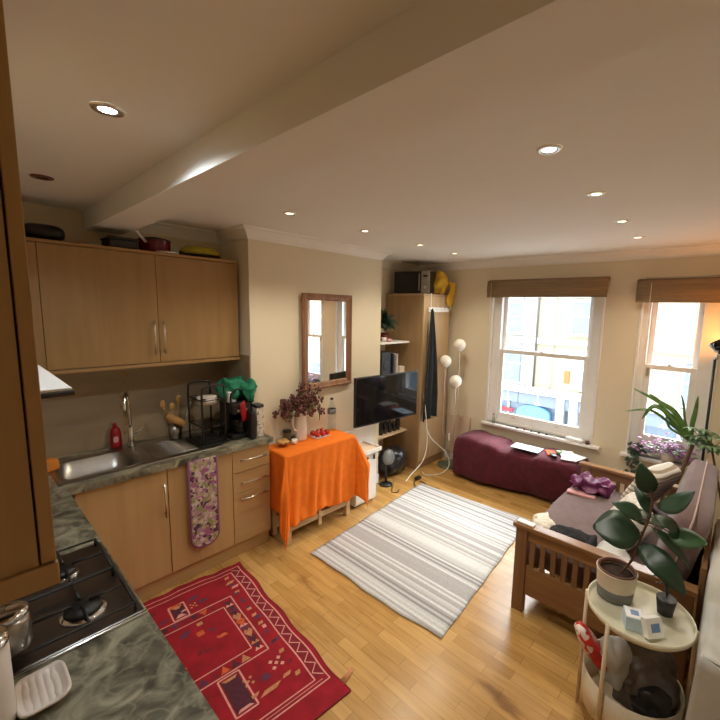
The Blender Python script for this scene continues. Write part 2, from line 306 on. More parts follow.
class MB:
    def __init__(s): s.bm = bmesh.new(); s.mi = 0; s.smooth = False
    def _f(s, fs, smooth=None):
        for f in fs: f.material_index = s.mi; f.smooth = s.smooth if smooth is None else smooth
    def box(s, x0, x1, y0, y1, z0, z1, mtx=None):
        vs = [s.bm.verts.new((x, y, z)) for x in (x0, x1) for y in (y0, y1) for z in (z0, z1)]
        if mtx is not None:
            for v in vs: v.co = mtx @ v.co
        q = [(0, 1, 3, 2), (4, 6, 7, 5), (0, 4, 5, 1), (2, 3, 7, 6), (0, 2, 6, 4), (1, 5, 7, 3)]
        s._f([s.bm.faces.new([vs[i] for i in f]) for f in q], False); return s
    def poly(s, pts):
        f = s.bm.faces.new([s.bm.verts.new(p) for p in pts]); s._f([f], False); return s
    def prism(s, pts2, z0, z1):
        a = [s.bm.verts.new((x, y, z0)) for x, y in pts2]; b = [s.bm.verts.new((x, y, z1)) for x, y in pts2]
        n = len(pts2); fs = [s.bm.faces.new(list(reversed(a))), s.bm.faces.new(b)]
        for i in range(n): fs.append(s.bm.faces.new([a[i], a[(i + 1) % n], b[(i + 1) % n], b[i]]))
        s._f(fs, False); return s
    def rings(s, rings, cap=True, closed=True):
        vr = [[s.bm.verts.new(p) for p in r] for r in rings]
        fs = []; n = len(vr[0])
        for a, b in zip(vr[:-1], vr[1:]):
            for i in range(n if closed else n - 1):
                fs.append(s.bm.faces.new([a[i], a[(i + 1) % n], b[(i + 1) % n], b[i]]))
        s._f(fs, True)
        if cap:
            cf = [s.bm.faces.new(list(reversed(vr[0]))), s.bm.faces.new(vr[-1])]; s._f(cf, False)
        return s
    def lathe(s, prof, c=(0, 0, 0), seg=24, cap=True, mtx=None):
        rr = []
        for r, z in prof:
            ring = []
            for i in range(seg):
                a = 2 * PI * i / seg; p = Vector((r * math.cos(a), r * math.sin(a), z))
                if mtx is not None: p = mtx @ p
                ring.append(p + Vector(c))
            rr.append(ring)
        return s.rings(rr, cap)
    def tube(s, pts, r, seg=8, cap=True):
        pts = [Vector(p) for p in pts]; rr = []
        up = Vector((0, 0, 1)); prevn = None
        for i, p in enumerate(pts):
            t = (pts[min(i + 1, len(pts) - 1)] - pts[max(i - 1, 0)]).normalized()
            if prevn is None:
                n = t.cross(up) if abs(t.dot(up)) < 0.95 else t.cross(Vector((1, 0, 0)))
            else: n = prevn - t * prevn.dot(t)
            n.normalize(); prevn = n; b = t.cross(n)
            ri = r[i] if isinstance(r, (list, tuple)) else r
            rr.append([p + (n * math.cos(2 * PI * k / seg) + b * math.sin(2 * PI * k / seg)) * ri for k in range(seg)])
        return s.rings(rr, cap)
    def cyl(s, p0, p1, r, r1=None, seg=16):
        return s.tube([p0, p1], [r, r if r1 is None else r1], seg)
    def sphere(s, c, r, seg=16, ring=10, sc=(1, 1, 1)):
        prof = []
        rr = []
        for j in range(1, ring):
            a = PI * j / ring
            rr.append([Vector(c) + Vector((r * sc[0] * math.sin(a) * math.cos(2 * PI * i / seg), r * sc[1] * math.sin(a) * math.sin(2 * PI * i / seg), -r * sc[2] * math.cos(a))) for i in range(seg)])
        return s.rings(rr, True)
    def grid(s, fn, nu, nv):
        vs = [[s.bm.verts.new(fn(i / nu, j / nv)) for j in range(nv + 1)] for i in range(nu + 1)]
        fs = [s.bm.faces.new([vs[i][j], vs[i + 1][j], vs[i + 1][j + 1], vs[i][j + 1]]) for i in range(nu) for j in range(nv)]
        s._f(fs, True); return s
    def lump(s, c, size, rot=0, e=0.45, amp=0.0, freq=6, n=10, seed=0, flat=None, mtx=None):
        # superellipsoid cushion or crumpled lump; size = half extents
        bm2 = bmesh.new(); bmesh.ops.create_cube(bm2, size=2)
        bmesh.ops.subdivide_edges(bm2, edges=bm2.edges[:], cuts=n, use_grid_fill=True)
        R = Matrix.Rotation(rot, 4, 'Z') if mtx is None else mtx
        mp = {}
        for v in bm2.verts:
            p = v.co.copy(); d = p.normalized()
            k = 1.0 / (sum(abs(d[i]) ** (2 / e) for i in range(3)) ** (e / 2))
            q = Vector((d.x * k * size[0], d.y * k * size[1], d.z * k * size[2]))
            if amp:
                nv = noise.noise_vector(q * freq + Vector((seed, seed * 1.7, seed * 2.3)))
                q += nv * amp + d * amp * 0.6 * noise.noise(q * freq * 2.3 + Vector((seed, 0, 0)))
            if flat is not None and q.z < flat: q.z = flat
            mp[v] = s.bm.verts.new((R @ q) + Vector(c))
        fs = [s.bm.faces.new([mp[v] for v in f.verts]) for f in bm2.faces]
        s._f(fs, True); bm2.free(); return s
    def leaf(s, base, tip, width, normal=(0, 0, 1), bend=0.1, fold=0.15, n=8, power=0.75, pet=0.0):
        base = Vector(base); tip = Vector(tip); L = (tip - base).length; t = (tip - base) / L
        nn = Vector(normal); nn = (nn - t * nn.dot(t)).normalized(); side = t.cross(nn)
        rows = []
        for i in range(n + 1):
            u = i / n; w = width * 0.5 * (math.sin(PI * min(max(u, 0.02), 0.985) ** power) ** 0.8) + 0.0008
            c = base + t * (L * u) + nn * (bend * L * math.sin(PI * u))
            rows.append([c - side * w + nn * fold * w, c - side * w * 0.5 + nn * fold * w * 0.35, c, c + side * w * 0.5 + nn * fold * w * 0.35, c + side * w + nn * fold * w])
        s.rings(rows, False, False); return s
    def build(s, name, mats, parent=None, bev=0.0, label=None, cat=None, group=None, kind=None, solid=0.0, sub=0, origin=None, bseg=2):
        if not isinstance(mats, (list, tuple)): mats = [mats]
        bmesh.ops.recalc_face_normals(s.bm, faces=s.bm.faces[:])
        me = bpy.data.meshes.new(name); s.bm.to_mesh(me); s.bm.free()
        for m in mats: me.materials.append(m)
        o = bpy.data.objects.new(name, me); COL.objects.link(o)
        if parent is not None:
            off = OFF[parent]; o.parent = parent
            me.transform(Matrix.Translation(-off)); OFF[o] = off
        else:
            if origin is None:
                xs = [v.co for v in me.vertices]
                origin = Vector(((min(p.x for p in xs) + max(p.x for p in xs)) / 2, (min(p.y for p in xs) + max(p.y for p in xs)) / 2, min(p.z for p in xs)))
            origin = Vector(origin)
            me.transform(Matrix.Translation(-origin)); o.location = origin; OFF[o] = origin
        if bev:
            md = o.modifiers.new('bevel', 'BEVEL'); md.width = bev; md.segments = bseg; md.limit_method = 'ANGLE'; md.angle_limit = 0.6
        if solid:
            md = o.modifiers.new('solid', 'SOLIDIFY'); md.thickness = solid; md.offset = 0
        if sub:
            md = o.modifiers.new('sub', 'SUBSURF'); md.levels = sub; md.render_levels = sub
        setp(o, label=label, category=cat, group=group, kind=kind)
        return o

def copy_thing(src, loc, label=None, rotz=None, scale=None):
    r = src.copy(); COL.objects.link(r); r.location = loc
    if rotz is not None: r.rotation_euler = (0, 0, rotz)
    if scale is not None: r.scale = scale
    if label: r['label'] = label
    for ch in list(src.children):
        c = ch.copy(); COL.objects.link(c); c.parent = r
        for g in list(ch.children):
            d = g.copy(); COL.objects.link(d); d.parent = c
    return r

def bez(pts, n=8):
    # catmull-rom through points
    P = [Vector(p) for p in pts]; P = [P[0]] + P + [P[-1]]; out = []
    for i in range(1, len(P) - 2):
        for k in range(n):
            t = k / n; a, b, c, d = P[i - 1], P[i], P[i + 1], P[i + 2]
            out.append(0.5 * ((2 * b) + (-a + c) * t + (2 * a - 5 * b + 4 * c - d) * t * t + (-a + 3 * b - 3 * c + d) * t ** 3))
    out.append(P[-2]); return out

# ------------------------------------------------------------------ room shell
CZ = 2.55           # ceiling
WX = 4.30           # inner face of window wall
LX = -0.24          # hob wall
BY = 2.90           # chimney breast face
AY = 3.36           # alcove back wall
RY = -0.62          # right / rear wall
def st(mb, name, m, **k): return mb.build(name, m, kind='structure', **k)

st(MB().box(LX - 0.1, WX + 0.25, RY - 0.1, AY + 0.1, -0.08, 0.0), 'floor', M['floor'], origin=(0, 0, 0))
st(MB().box(LX - 0.1, WX + 0.25, RY - 0.1, AY + 0.1, CZ, CZ + 0.1), 'ceiling', M['ceiling'])
st(MB().box(LX - 0.1, WX, AY, AY + 0.1, 0, CZ), 'wall_left', M['wall'])
st(MB().box(LX - 0.1, LX, RY, AY, 0, CZ), 'wall_hob', M['wall'])
st(MB().box(LX - 0.1, WX, RY - 0.1, RY, 0, CZ), 'wall_right', M['wall'])
st(MB().box(1.59, 3.105, BY, AY, 0, CZ), 'wall_chimney_breast', M['wall'])
# window wall, with two openings
W1 = (1.00, 2.22, 0.62, 2.30); W2 = (0.095, 0.70, 0.62, 2.30)
mb = MB()
for y0, y1, z0, z1 in ((RY, W2[0], 0, CZ), (W2[1], W1[0], 0, CZ), (W1[1], AY, 0, CZ), (W2[0], W2[1], 0, W2[2]), (W2[0], W2[1], W2[3], CZ), (W1[0], W1[1], 0, W1[2]), (W1[0], W1[1], W1[3], CZ)):
    mb.box(WX, WX + 0.25, y0, y1, z0, z1)
st(mb, 'wall_window', M['wall'])
# ceiling beam
st(MB().box(0.665, 0.875, RY, AY, 2.43, CZ), 'trim_beam', M['ceiling'])
# tiles
mb = MB(); mb.box(LX, 1.585, AY - 0.012, AY, 0.91, 1.56)
st(mb, 'trim_tiles', M['tile'])
st(MB().box(1.578, 1.59, BY, AY - 0.012, 0.91, 1.56), 'trim_tile_return', M['tile'])
mb = MB()
for i, (dx, z) in enumerate(((0.00, 1.50), (0.022, 1.44), (0.044, 1.42), (0.0, 1.25), (0.05, 1.10), (0.03, 1.36), (0.044, 1.30), (0.0, 1.18), (0.03, 1.05), (0.01, 0.98))):
    mb.box(0.795 + dx, 0.815 + dx, AY - 0.0135, AY - 0.0115, z, z + 0.03)
st(mb, 'trim_mosaic', mat('mosaic_brown', (0.34, 0.20, 0.08), 0.4))
# cornice: quarter profile swept along walls
def cornice(path, name):
    prof = [(0.0, -0.085), (0.008, -0.085), (0.012, -0.07), (0.03, -0.045), (0.055, -0.02), (0.075, -0.012), (0.08, 0.0), (0.0, 0.0)]
    mb = MB(); rr = []
    n = len(path)
    for i, (x, y) in enumerate(path):
        p = Vector((x, y)); d0 = (Vector(path[i]) - Vector(path[i - 1])).normalized() if i else None
        d1 = (Vector(path[i + 1]) - Vector(path[i])).normalized() if i < n - 1 else None
        nn = []
        for d in (d0, d1):
            if d is not None: nn.append(Vector((d.y, -d.x)))
        if len(nn) == 2:
            mvec = (nn[0] + nn[1]); mvec = mvec / mvec.length; mvec /= max(0.3, mvec.dot(nn[0]))
        else: mvec = nn[0]
        rr.append([(x + mvec.x * o, y + mvec.y * o, CZ + z) for o, z in prof])
    mb.rings(rr, True)
    for f in mb.bm.faces: f.smooth = False
    return st(mb, name, M['cornice'])
cornice([(0.875, AY), (1.59, AY), (1.59, BY), (3.105, BY), (3.105, AY), (WX, AY)], 'trim_cornice_left')
cornice([(WX, AY), (WX, RY)], 'trim_cornice_window')
st(MB().box(3.045, 3.105, BY - 0.012, BY, 0, 0.10), 'baseboard_breast', M['white'])
st(MB().box(WX - 0.012, WX, RY, AY, 0, 0.10), 'baseboard_window', M['white'])

# ------------------------------------------------------------------ windows
def window(n, W, glass_y, zr, label):
    y0, y1, z0, z1 = W
    root = thing('window_%d' % n, label, None, (WX, (y0 + y1) / 2, z0), kind='structure')
    t = 0.075
    mb = MB()   # box frame with stepped linings
    mb.box(WX - 0.008, WX + 0.11, y0, y0 + 0.02, z0, z1); mb.box(WX - 0.008, WX + 0.11, y1 - 0.02, y1, z0, z1)
    gy0, gy1 = glass_y
    mb.box(WX + 0.03, WX + 0.17, y0 + 0.02, gy0 - 0.045, z0, z1); mb.box(WX + 0.03, WX + 0.17, gy1 + 0.045, y1 - 0.02, z0, z1)
    mb.box(WX + 0.03, WX + 0.17, gy0 - 0.045, gy1 + 0.045, z1 - 0.06, z1)
    mb.box(WX + 0.03, WX + 0.17, gy0 - 0.045, gy1 + 0.045, z0, z0 + 0.035)
    mb.build('window_frame', M['white'], root, bev=0.004)
    # lower sash (inner), upper sash (outer)
    def sash(name, x, za, zb, rail_b, rail_t):
        mb = MB()
        mb.box(x, x + 0.035, gy0 - 0.045, gy0, za, zb); mb.box(x, x + 0.035, gy1, gy1 + 0.045, za, zb)
        mb.box(x, x + 0.035, gy0, gy1, za, za + rail_b); mb.box(x, x + 0.035, gy0, gy1, zb - rail_t, zb)
        s = mb.build(name, M['white'], root, bev=0.003)
        MB().box(x + 0.015, x + 0.019, gy0, gy1, za + rail_b, zb - rail_t).build('pane', M['glass'], s)
        return s
    lo = sash('lower_sash', WX + 0.045, z0 + 0.035, zr, zr * 0 + (0.10 if n == 1 else 0.17), 0.045)
    up = sash('upper_sash', WX + 0.090, zr - 0.045, z1 - 0.06, 0.045, 0.05)
    mb = MB(); mb.cyl((WX + 0.04, (gy0 + gy1) / 2 - 0.02, zr + 0.008), (WX + 0.04, (gy0 + gy1) / 2 + 0.02, zr + 0.008), 0.008, seg=10)
    mb.build('sash_catch', M['nickel'], root)
    if n == 1:
        for yy in (gy0 + 0.22, gy1 - 0.17):
            MB().box(WX + 0.030, WX + 0.045, yy - 0.02, yy + 0.02, z0 + 0.09, z0 + 0.105).build('sash_lift', M['nickel'], root)
    else:
        MB().box(WX + 0.03, WX + 0.045, gy1 + 0.01, gy1 + 0.03, zr - 0.11, zr - 0.03).build('sash_catch', M['nickel'], root)
    MB().box(WX - 0.05, WX + 0.05, y0 - 0.075, y1 + 0.04, z0 - 0.03, z0).build('window_sill', M['white'], root, bev=0.005)
    return root
window(1, W1, (1.16, 2.055), 1.52, 'wide white sash window with a brown blind rolled up at the top')
window(2, W2, (0.275, 0.575), 1.50, 'narrow white sash window behind the sofa')
def blind(y0, y1, z0, z1, cordy, label):
    r = thing('roman_blind', label, 'blind', (WX - 0.05, (y0 + y1) / 2, z0), group='brown window blinds')
    mb = MB(); mb.box(WX - 0.035, WX - 0.008, y0, y1, z1 - 0.03, z1 + 0.012); mb.build('head_rail', M['bamboo'], r, bev=0.003)
    for i, zz in enumerate((0.0, 0.012, 0.03, 0.05)):
        a = z0 + zz; x = WX - 0.088 + 0.012 * i
        def fn(u, v, a=a, x=x): return (x + 0.004 * math.sin(v * 9 + i), y0 + (y1 - y0) * u, a + (z1 - a) * v)
        MB().grid(fn, 6, 10).build('blind_fold', M['bamboo'], r, solid=0.006)
    MB().box(WX - 0.092, WX - 0.05, y0, y1, z0 - 0.004, z0 + 0.012).build('bottom_bar', M['bamboo'], r, bev=0.003)
    MB().tube([(WX - 0.094, cordy, z1 - 0.03), (WX - 0.094, cordy + 0.002, z0 - 0.25), (WX - 0.09, cordy, z0 - 0.42)], 0.003, 6).build('pull_cord', M['cable'], r)
blind(0.98, 2.245, 2.125, 2.31, 2.19, 'brown slatted blind drawn up above the wide window')
blind(0.03, 0.735, 2.075, 2.275, 0.62, 'brown slatted blind drawn up above the narrow window by the black lamp')

# ------------------------------------------------------------------ downlights
warm = (1.0, 0.80, 0.55)
def lens(name, c, s): return emit(name, c, s)
L_cold = lens('cold_lamp', (0.80, 0.93, 1.0), 40); L_warm = lens('warm_lamp', (1.0, 0.80, 0.52), 4); L_day = lens('day_lamp', (0.85, 0.93, 1.0), 14)
M['lamp_off'] = mat('unlit_lamp', (0.10, 0.09, 0.08), 0.25)
spots = [
 (0.39, 1.55, 'cold', 'brightly lit downlight in the kitchen ceiling, coldest of them all'),
 (0.37, 2.62, 'off', 'unlit dark downlight in the kitchen ceiling above the wall cabinets'),
 (1.52, 0.59, 'day', 'lit downlight nearest the ceiling beam on the sofa side'),
 (2.20, 0.60, 'warm', 'second downlight from the beam in the row on the sofa side'),
 (2.92, 0.63, 'warm', 'third downlight from the beam in the row on the sofa side'),
 (3.57, 0.65, 'warm', 'downlight nearest the window in the row on the sofa side'),
 (1.52, 2.24, 'warm', 'downlight nearest the beam in the row before the mirror wall'),
 (2.20, 2.24, 'warm', 'second downlight from the beam in front of the mirror wall'),
 (2.95, 2.28, 'warm', 'third downlight from the beam in the row on the mirror side'),
 (3.57, 2.30, 'warm', 'downlight nearest the wardrobe in the row on the mirror side')]
for x, y, k, lab in spots:
    r = thing('downlight', lab, 'ceiling light', (x, y, CZ), group='recessed ceiling downlights')
    z = CZ
    MB().lathe([(0.024, z - 0.001), (0.027, z - 0.006), (0.043, z - 0.006), (0.046, z - 0.0005)], (x, y, 0), 28, cap=False).build('bezel', M['nickel'] if k != 'off' else M['terracotta'], r)
    MB().lathe([(0.002, z - 0.003), (0.0245, z - 0.003), (0.0245, z - 0.001), (0.002, z - 0.001)], (x, y, 0), 24).build('lamp_lens', {'cold': L_cold, 'warm': L_warm, 'day': L_day, 'off': M['lamp_off']}[k], r)
    if k == 'off': continue
    ld = bpy.data.lights.new('downlight_beam', 'SPOT'); ld.energy = {'cold': 15, 'warm': 16, 'day': 22}[k]
    ld.color = {'cold': (0.86, 0.95, 1.0), 'warm': (1.0, 0.90, 0.72), 'day': (1.0, 0.95, 0.88)}[k]
    ld.spot_size = math.radians(156 if k == 'cold' else 130); ld.spot_blend = 0.35 if k == 'cold' else 0.8; ld.shadow_soft_size = 0.03
    lo = bpy.data.objects.new('downlight_beam', ld); COL.objects.link(lo); lo.location = (x, y, CZ - 0.02)
# keep the spots clearly visible objects only: parent nothing else here

# ------------------------------------------------------------------ kitchen base units (sink run)
ZT = 0.91
def handle(parent, p0, p1, out, mname='nickel', label=None):
    # bar handle between p0 and p1, standing off along out
    p0 = Vector(p0); p1 = Vector(p1); out = Vector(out); d = (p1 - p0).normalized()
    mb = MB(); mb.cyl(p0 + out, p1 + out, 0.006, seg=10)
    for q in (p0 + d * 0.02, p1 - d * 0.02): mb.cyl(q, q + out, 0.0045, seg=8)
    return mb.build('handle', M[mname], parent)

def base_cabinet(x0, x1, doors=(), drawers=(), label='', toe=True):
    yb = 3.345 if x1 < 1.59 else 2.895
    r = thing('base_cabinet', label, 'kitchen cabinet', ((x0 + x1) / 2, 2.76, 0), group='base cabinets under the sink worktop')
    mb = MB(); t = 0.018
    mb.box(x0, x0 + t, 2.762, yb, 0.12, 0.868); mb.box(x1 - t, x1, 2.762, yb, 0.12, 0.868)
    mb.box(x0 + t, x1 - t, 2.762, yb, 0.12, 0.138); mb.box(x0 + t, x1 - t, yb - 0.02, yb, 0.138, 0.72)
    mb.build('carcass', M['beech'], r)
    MB().box(x0, x1, 2.775, 2.793, 0.0, 0.118).build('plinth', M['beech_h'], r)
    for a, b, za, zb, hd in doors:
        d = MB().box(a, b, 2.742, 2.760, za, zb).build('door', M['beech'], r, bev=0.002)
        if hd: handle(d, (hd, 2.742, 0.55), (hd, 2.742, 0.785), (0, -0.03, 0))
    for a, b, za, zb, hz in drawers:
        d = MB().box(a, b, 2.742, 2.760, za, zb).build('drawer', M['beech_h'], r, bev=0.002)
        handle(d, (a + 0.045, 2.742, hz), (b - 0.03, 2.742, hz), (0, -0.03, 0))
    return r
base_cabinet(0.375, 0.890, doors=[(0.405, 0.887, 0.12, 0.862, 0.862)], label='beech base cabinet under the sink beside the corner, one tall door')
base_cabinet(0.890, 1.335, doors=[(0.892, 1.333, 0.12, 0.862, None)], label='beech base cabinet whose door has the floral oven glove hanging on it')
base_cabinet(1.335, 1.65,  drawers=[(1.338, 1.647, 0.690, 0.862, 0.785), (1.338, 1.647, 0.526, 0.686, 0.605), (1.338, 1.647, 0.12, 0.522, 0.475)], label='beech three-drawer base unit next to the orange cloth table')
# hob run base cabinets
r = thing('base_cabinet', 'beech base cabinet run under the gas hob worktop', 'kitchen cabinet', (0.07, 1.8, 0))
MB().box(-0.235, 0.335, 0.67, 2.735, 0.12, 0.868).build('carcass', M['beech'], r)
MB().box(-0.235, 0.29, 0.67, 2.735, 0.0, 0.118).build('plinth', M['beech_h'], r)
for a, b in ((0.672, 0.95), (0.952, 1.40), (1.403, 2.0), (2.003, 2.60)):
    d = MB().box(0.336, 0.354, a, b, 0.12, 0.862).build('door', M['beech'], r, bev=0.002)
    handle(d, (0.354, b - 0.04, 0.55), (0.354, b - 0.04, 0.78), (0.03, 0, 0))
# worktop: L shape with a sink cut out
SX0, SX1, SY0, SY1 = 0.375, 0.785, 2.845, 3.20    # bowl opening
mb = MB(); z0, z1 = 0.870, 0.910
mb.box(LX, 0.375, 0.66, 2.72, z0, z1)
mb.box(LX, SX0, 2.72, 3.345, z0, z1)
mb.box(SX0, SX1, 2.72, SY0, z0, z1); mb.box(SX0, SX1, SY1, 3.345, z0, z1)
mb.box(SX1, 1.575, 2.72, 3.345, z0, z1)
mb.box(1.575, 1.668, 2.72, BY - 0.002, z0, z1)
wt = mb.build('worktop', M['worktop'], label='grey green marbled L-shaped worktop carrying sink and hob', cat='worktop', origin=(0, 0, 0.87))
# sink
r = thing('kitchen_sink', 'stainless steel inset sink with ribbed drainer set in the worktop', 'sink', (0.9, 3.05, ZT))
mb = MB(); zz = ZT + 0.004
def rr_ring(x0, x1, y0, y1, rad, z, n=6):
    pts = []
    for cx, cy, a0 in ((x1 - rad, y1 - rad, 0), (x0 + rad, y1 - rad, PI / 2), (x0 + rad, y0 + rad, PI), (x1 - rad, y0 + rad, 1.5 * PI)):
        for k in range(n + 1):
            a = a0 + PI / 2 * k / n; pts.append((cx + rad * math.cos(a), cy + rad * math.sin(a), z))
    return pts
mb.rings([rr_ring(SX0 - 0.012, SX1 + 0.012, SY0 - 0.012, SY1 + 0.012, 0.10, zz), rr_ring(SX0 + 0.005, SX1 - 0.005, SY0 + 0.005, SY1 - 0.005, 0.09, zz - 0.004), rr_ring(SX0 + 0.015, SX1 - 0.015, SY0 + 0.015, SY1 - 0.015, 0.085, zz - 0.10), rr_ring(SX0 + 0.05, SX1 - 0.05, SY0 + 0.05, SY1 - 0.05, 0.06, zz - 0.125)], cap=False)
mb.poly(rr_ring(SX0 + 0.05, SX1 - 0.05, SY0 + 0.05, SY1 - 0.05, 0.06, zz - 0.125))
mb.build('bowl', M['steel'], r, solid=0.0015)
mb = MB(); mb.smooth = False
hole = rr_ring(SX0 - 0.012, SX1 + 0.012, SY0 - 0.012, SY1 + 0.012, 0.10, zz); outer = rr_ring(0.350, 1.30, 2.80, 3.27, 0.02, zz)
mb.rings([outer, hole], cap=False); 
mb.rings([outer, [(p[0], p[1], ZT + 0.0005) for p in rr_ring(0.345, 1.305, 2.795, 3.275, 0.022, 0)]], cap=False)
mb.build('sink_deck', M['steel'], r)
mb = MB()
for i in range(11): 
    y = 2.87 + i * 0.032; mb.tube([(0.87, y, zz), (1.26, y, zz)], 0.0035, 6)
mb.build('drainer_ribs', M['steel'], r)
MB().lathe([(0.002, 0), (0.022, 0.0), (0.026, 0.003), (0.002, 0.003)], (0.59, 3.03, zz - 0.125)).build('plug_hole', M['chrome'], r)
# tap
r = thing('mixer_tap', 'tall chrome swan-neck mixer tap behind the sink bowl', 'tap', (0.825, 3.235, zz))
tz = zz + 0.001
mb = MB(); mb.lathe([(0.026, tz), (0.024, tz + 0.02), (0.019, tz + 0.05), (0.019, tz + 0.14), (0.013, tz + 0.155)], (0.825, 3.235, 0)); mb.build('tap_body', M['chrome'], r)
pts = bez([(0.825, 3.235, tz + 0.15), (0.822, 3.235, tz + 0.30), (0.812, 3.215, tz + 0.385), (0.790, 3.165, tz + 0.405), (0.768, 3.12, tz + 0.36), (0.765, 3.11, tz + 0.30)], 7)
MB().tube(pts, 0.012, 12).build('spout', M['chrome'], r)
MB().cyl((0.845, 3.23, tz + 0.09), (0.90, 3.21, tz + 0.135), 0.007, 0.005, 10).build('lever', M['chrome'], r)
# soap bottle
r = thing('soap_bottle', 'dark red washing-up liquid bottle standing behind the sink by the tap', 'bottle', (0.75, 3.312, ZT))
sz = ZT + 0.001
MB().lathe([(0.004, sz), (0.034, sz), (0.037, sz + 0.02), (0.034, sz + 0.10), (0.028, sz + 0.135), (0.012, sz + 0.15)], (0.75, 3.312, 0)).build('bottle_body', M['red'], r)
MB().lathe([(0.013, sz + 0.15), (0.013, sz + 0.17), (0.006, sz + 0.18)], (0.75, 3.312, 0), 14).build('cap', M['red'], r)
mb = MB(); mb.lump((0.742, 3.274, sz + 0.065), (0.016, 0.002, 0.022), n=4); mb.build('bottle_label', M['pink'], r)
# sponge at the left end
mb = MB(); mb.lump((0.345, 3.10, ZT + 0.038), (0.05, 0.03, 0.037), rot=0.4, e=0.35, amp=0.004, n=5)
mb.build('sponge', M['orange_pl'], label='orange sponge standing on the worktop at the left end of the sink', cat='sponge')

# ------------------------------------------------------------------ gas hob
hz = ZT
r = thing('gas_hob', 'dark steel four-burner gas hob set into the marbled worktop', 'hob', (0.1, 1.71, hz))
MB().box(-0.155, 0.368, 1.412, 1.985, hz + 0.0005, hz + 0.010).build('hob_plate', M['hobsteel'], r, bev=0.004)
MB().box(-0.158, 0.374, 1.400, 1.4115, hz + 0.0005, hz + 0.011).build('front_trim', M['chrome'], r, bev=0.003, label='bright polished edge strip')
for bx, by, br in ((0.225, 1.545, 0.052), (0.215, 1.82, 0.040), (-0.01, 1.82, 0.040), (-0.01, 1.545, 0.040)):
    b_ = MB().lathe([(br * 1.25, hz + 0.0102), (br * 1.22, hz + 0.018), (br, hz + 0.022)], (bx, by, 0), 28).build('burner', M['chrome'], r, label='polished burner ring')
    MB().lathe([(br * 0.9, hz + 0.020), (br * 1.0, hz + 0.026), (br * 0.95, hz + 0.034), (0.002, hz + 0.036)], (bx, by, 0), 28).build('burner_cap', M['castiron'], b_)
for y0, y1 in ((1.430, 1.690), (1.700, 1.965)):
    mb = MB(); zt = hz + 0.040; x0, x1 = -0.13, 0.345; rd = 0.0045
    ring = [(x0, y0, zt), (x1, y0, zt), (x1, y1, zt), (x0, y1, zt)]
    for i in range(4): mb.cyl(ring[i], ring[(i + 1) % 4], rd, seg=8)
    for p in ring: mb.cyl((p[0], p[1], hz + 0.0102), (p[0], p[1], zt), rd, seg=8)
    ym = (y0 + y1) / 2
    for bx in (0.222, -0.01):
        for dx, dy in ((1, 0), (-1, 0), (0, 1), (0, -1)):
            L1 = 0.022; L2 = (0.115 if dx > 0 else 0.118) if dx else (y1 - y0) / 2
            mb.cyl((bx + dx * L1, ym + dy * L1, zt), (bx + dx * L2, ym + dy * L2, zt), rd, seg=8)
    mb.build('pan_support', M['castiron'], r)
# knobs on the wall side
for i in range(4): MB().lathe([(0.018, hz + 0.0102), (0.016, hz + 0.03), (0.002, hz + 0.031)], (-0.145 + 0.0, 1.50 + i * 0.12, 0), 16).build('knob', M['black'], r)
# canister, jar and spoon rest beside the hob
r = thing('canister', 'tall off-white ceramic canister with a chrome lid at the frame edge', 'canister', (-0.035, 1.26, ZT))
MB().lathe([(0.005, ZT + 0.001), (0.060, ZT + 0.001), (0.064, ZT + 0.01), (0.064, ZT + 0.215), (0.060, ZT + 0.22)], (-0.025, 1.27, 0), 32).build('canister_body', M['pinkwhite'], r)
MB().lathe([(0.062, ZT + 0.221), (0.066, ZT + 0.223), (0.066, ZT + 0.236), (0.055, ZT + 0.246), (0.004, ZT + 0.249)], (-0.025, 1.27, 0), 32).build('lid', M['chrome'], r)
r = thing('storage_jar', 'clear glass storage jar with a steel lid standing on the hob corner', 'jar', (0.045, 1.475, ZT + 0.046))
jz = hz + 0.047
MB().lathe([(0.005, jz), (0.046, jz), (0.050, jz + 0.01), (0.050, jz + 0.085), (0.042, jz + 0.10)], (0.045, 1.475, 0), 28).build('jar_body', M['steel'], r)
MB().lathe([(0.044, jz + 0.10), (0.048, jz + 0.102), (0.048, jz + 0.115), (0.035, jz + 0.12), (0.004, jz + 0.121)], (0.045, 1.475, 0), 28).build('lid', M['chrome'], r)
mb = MB()
def sr(u, v):
    x = 0.042 + 0.105 * u; y = 1.265 + 0.14 * v
    e = max(abs(u - 0.5), abs(v - 0.5)) * 2
    z = ZT + 0.010 + 0.012 * e ** 5 + (0.0018 * math.sin(u * 42) if e < 0.8 else 0)
    # round the corners
    dx, dy = u - 0.5, v - 0.5; rr_ = (abs(dx * 2) ** 5 + abs(dy * 2) ** 5) ** 0.2; m_ = max(abs(dx * 2), abs(dy * 2))
    k = m_ / rr_ if rr_ > 0 else 1
    return (0.090 + 0.105 * dx * k, 1.288 + 0.145 * dy * k, z + 0.02 * max(0, dx - 0.2))
mb.grid(sr, 34, 16)
mb.build('spoon_rest', M['pinkwhite'], solid=0.007, label='off-white ribbed ceramic spoon rest in front of the hob', cat='spoon rest')

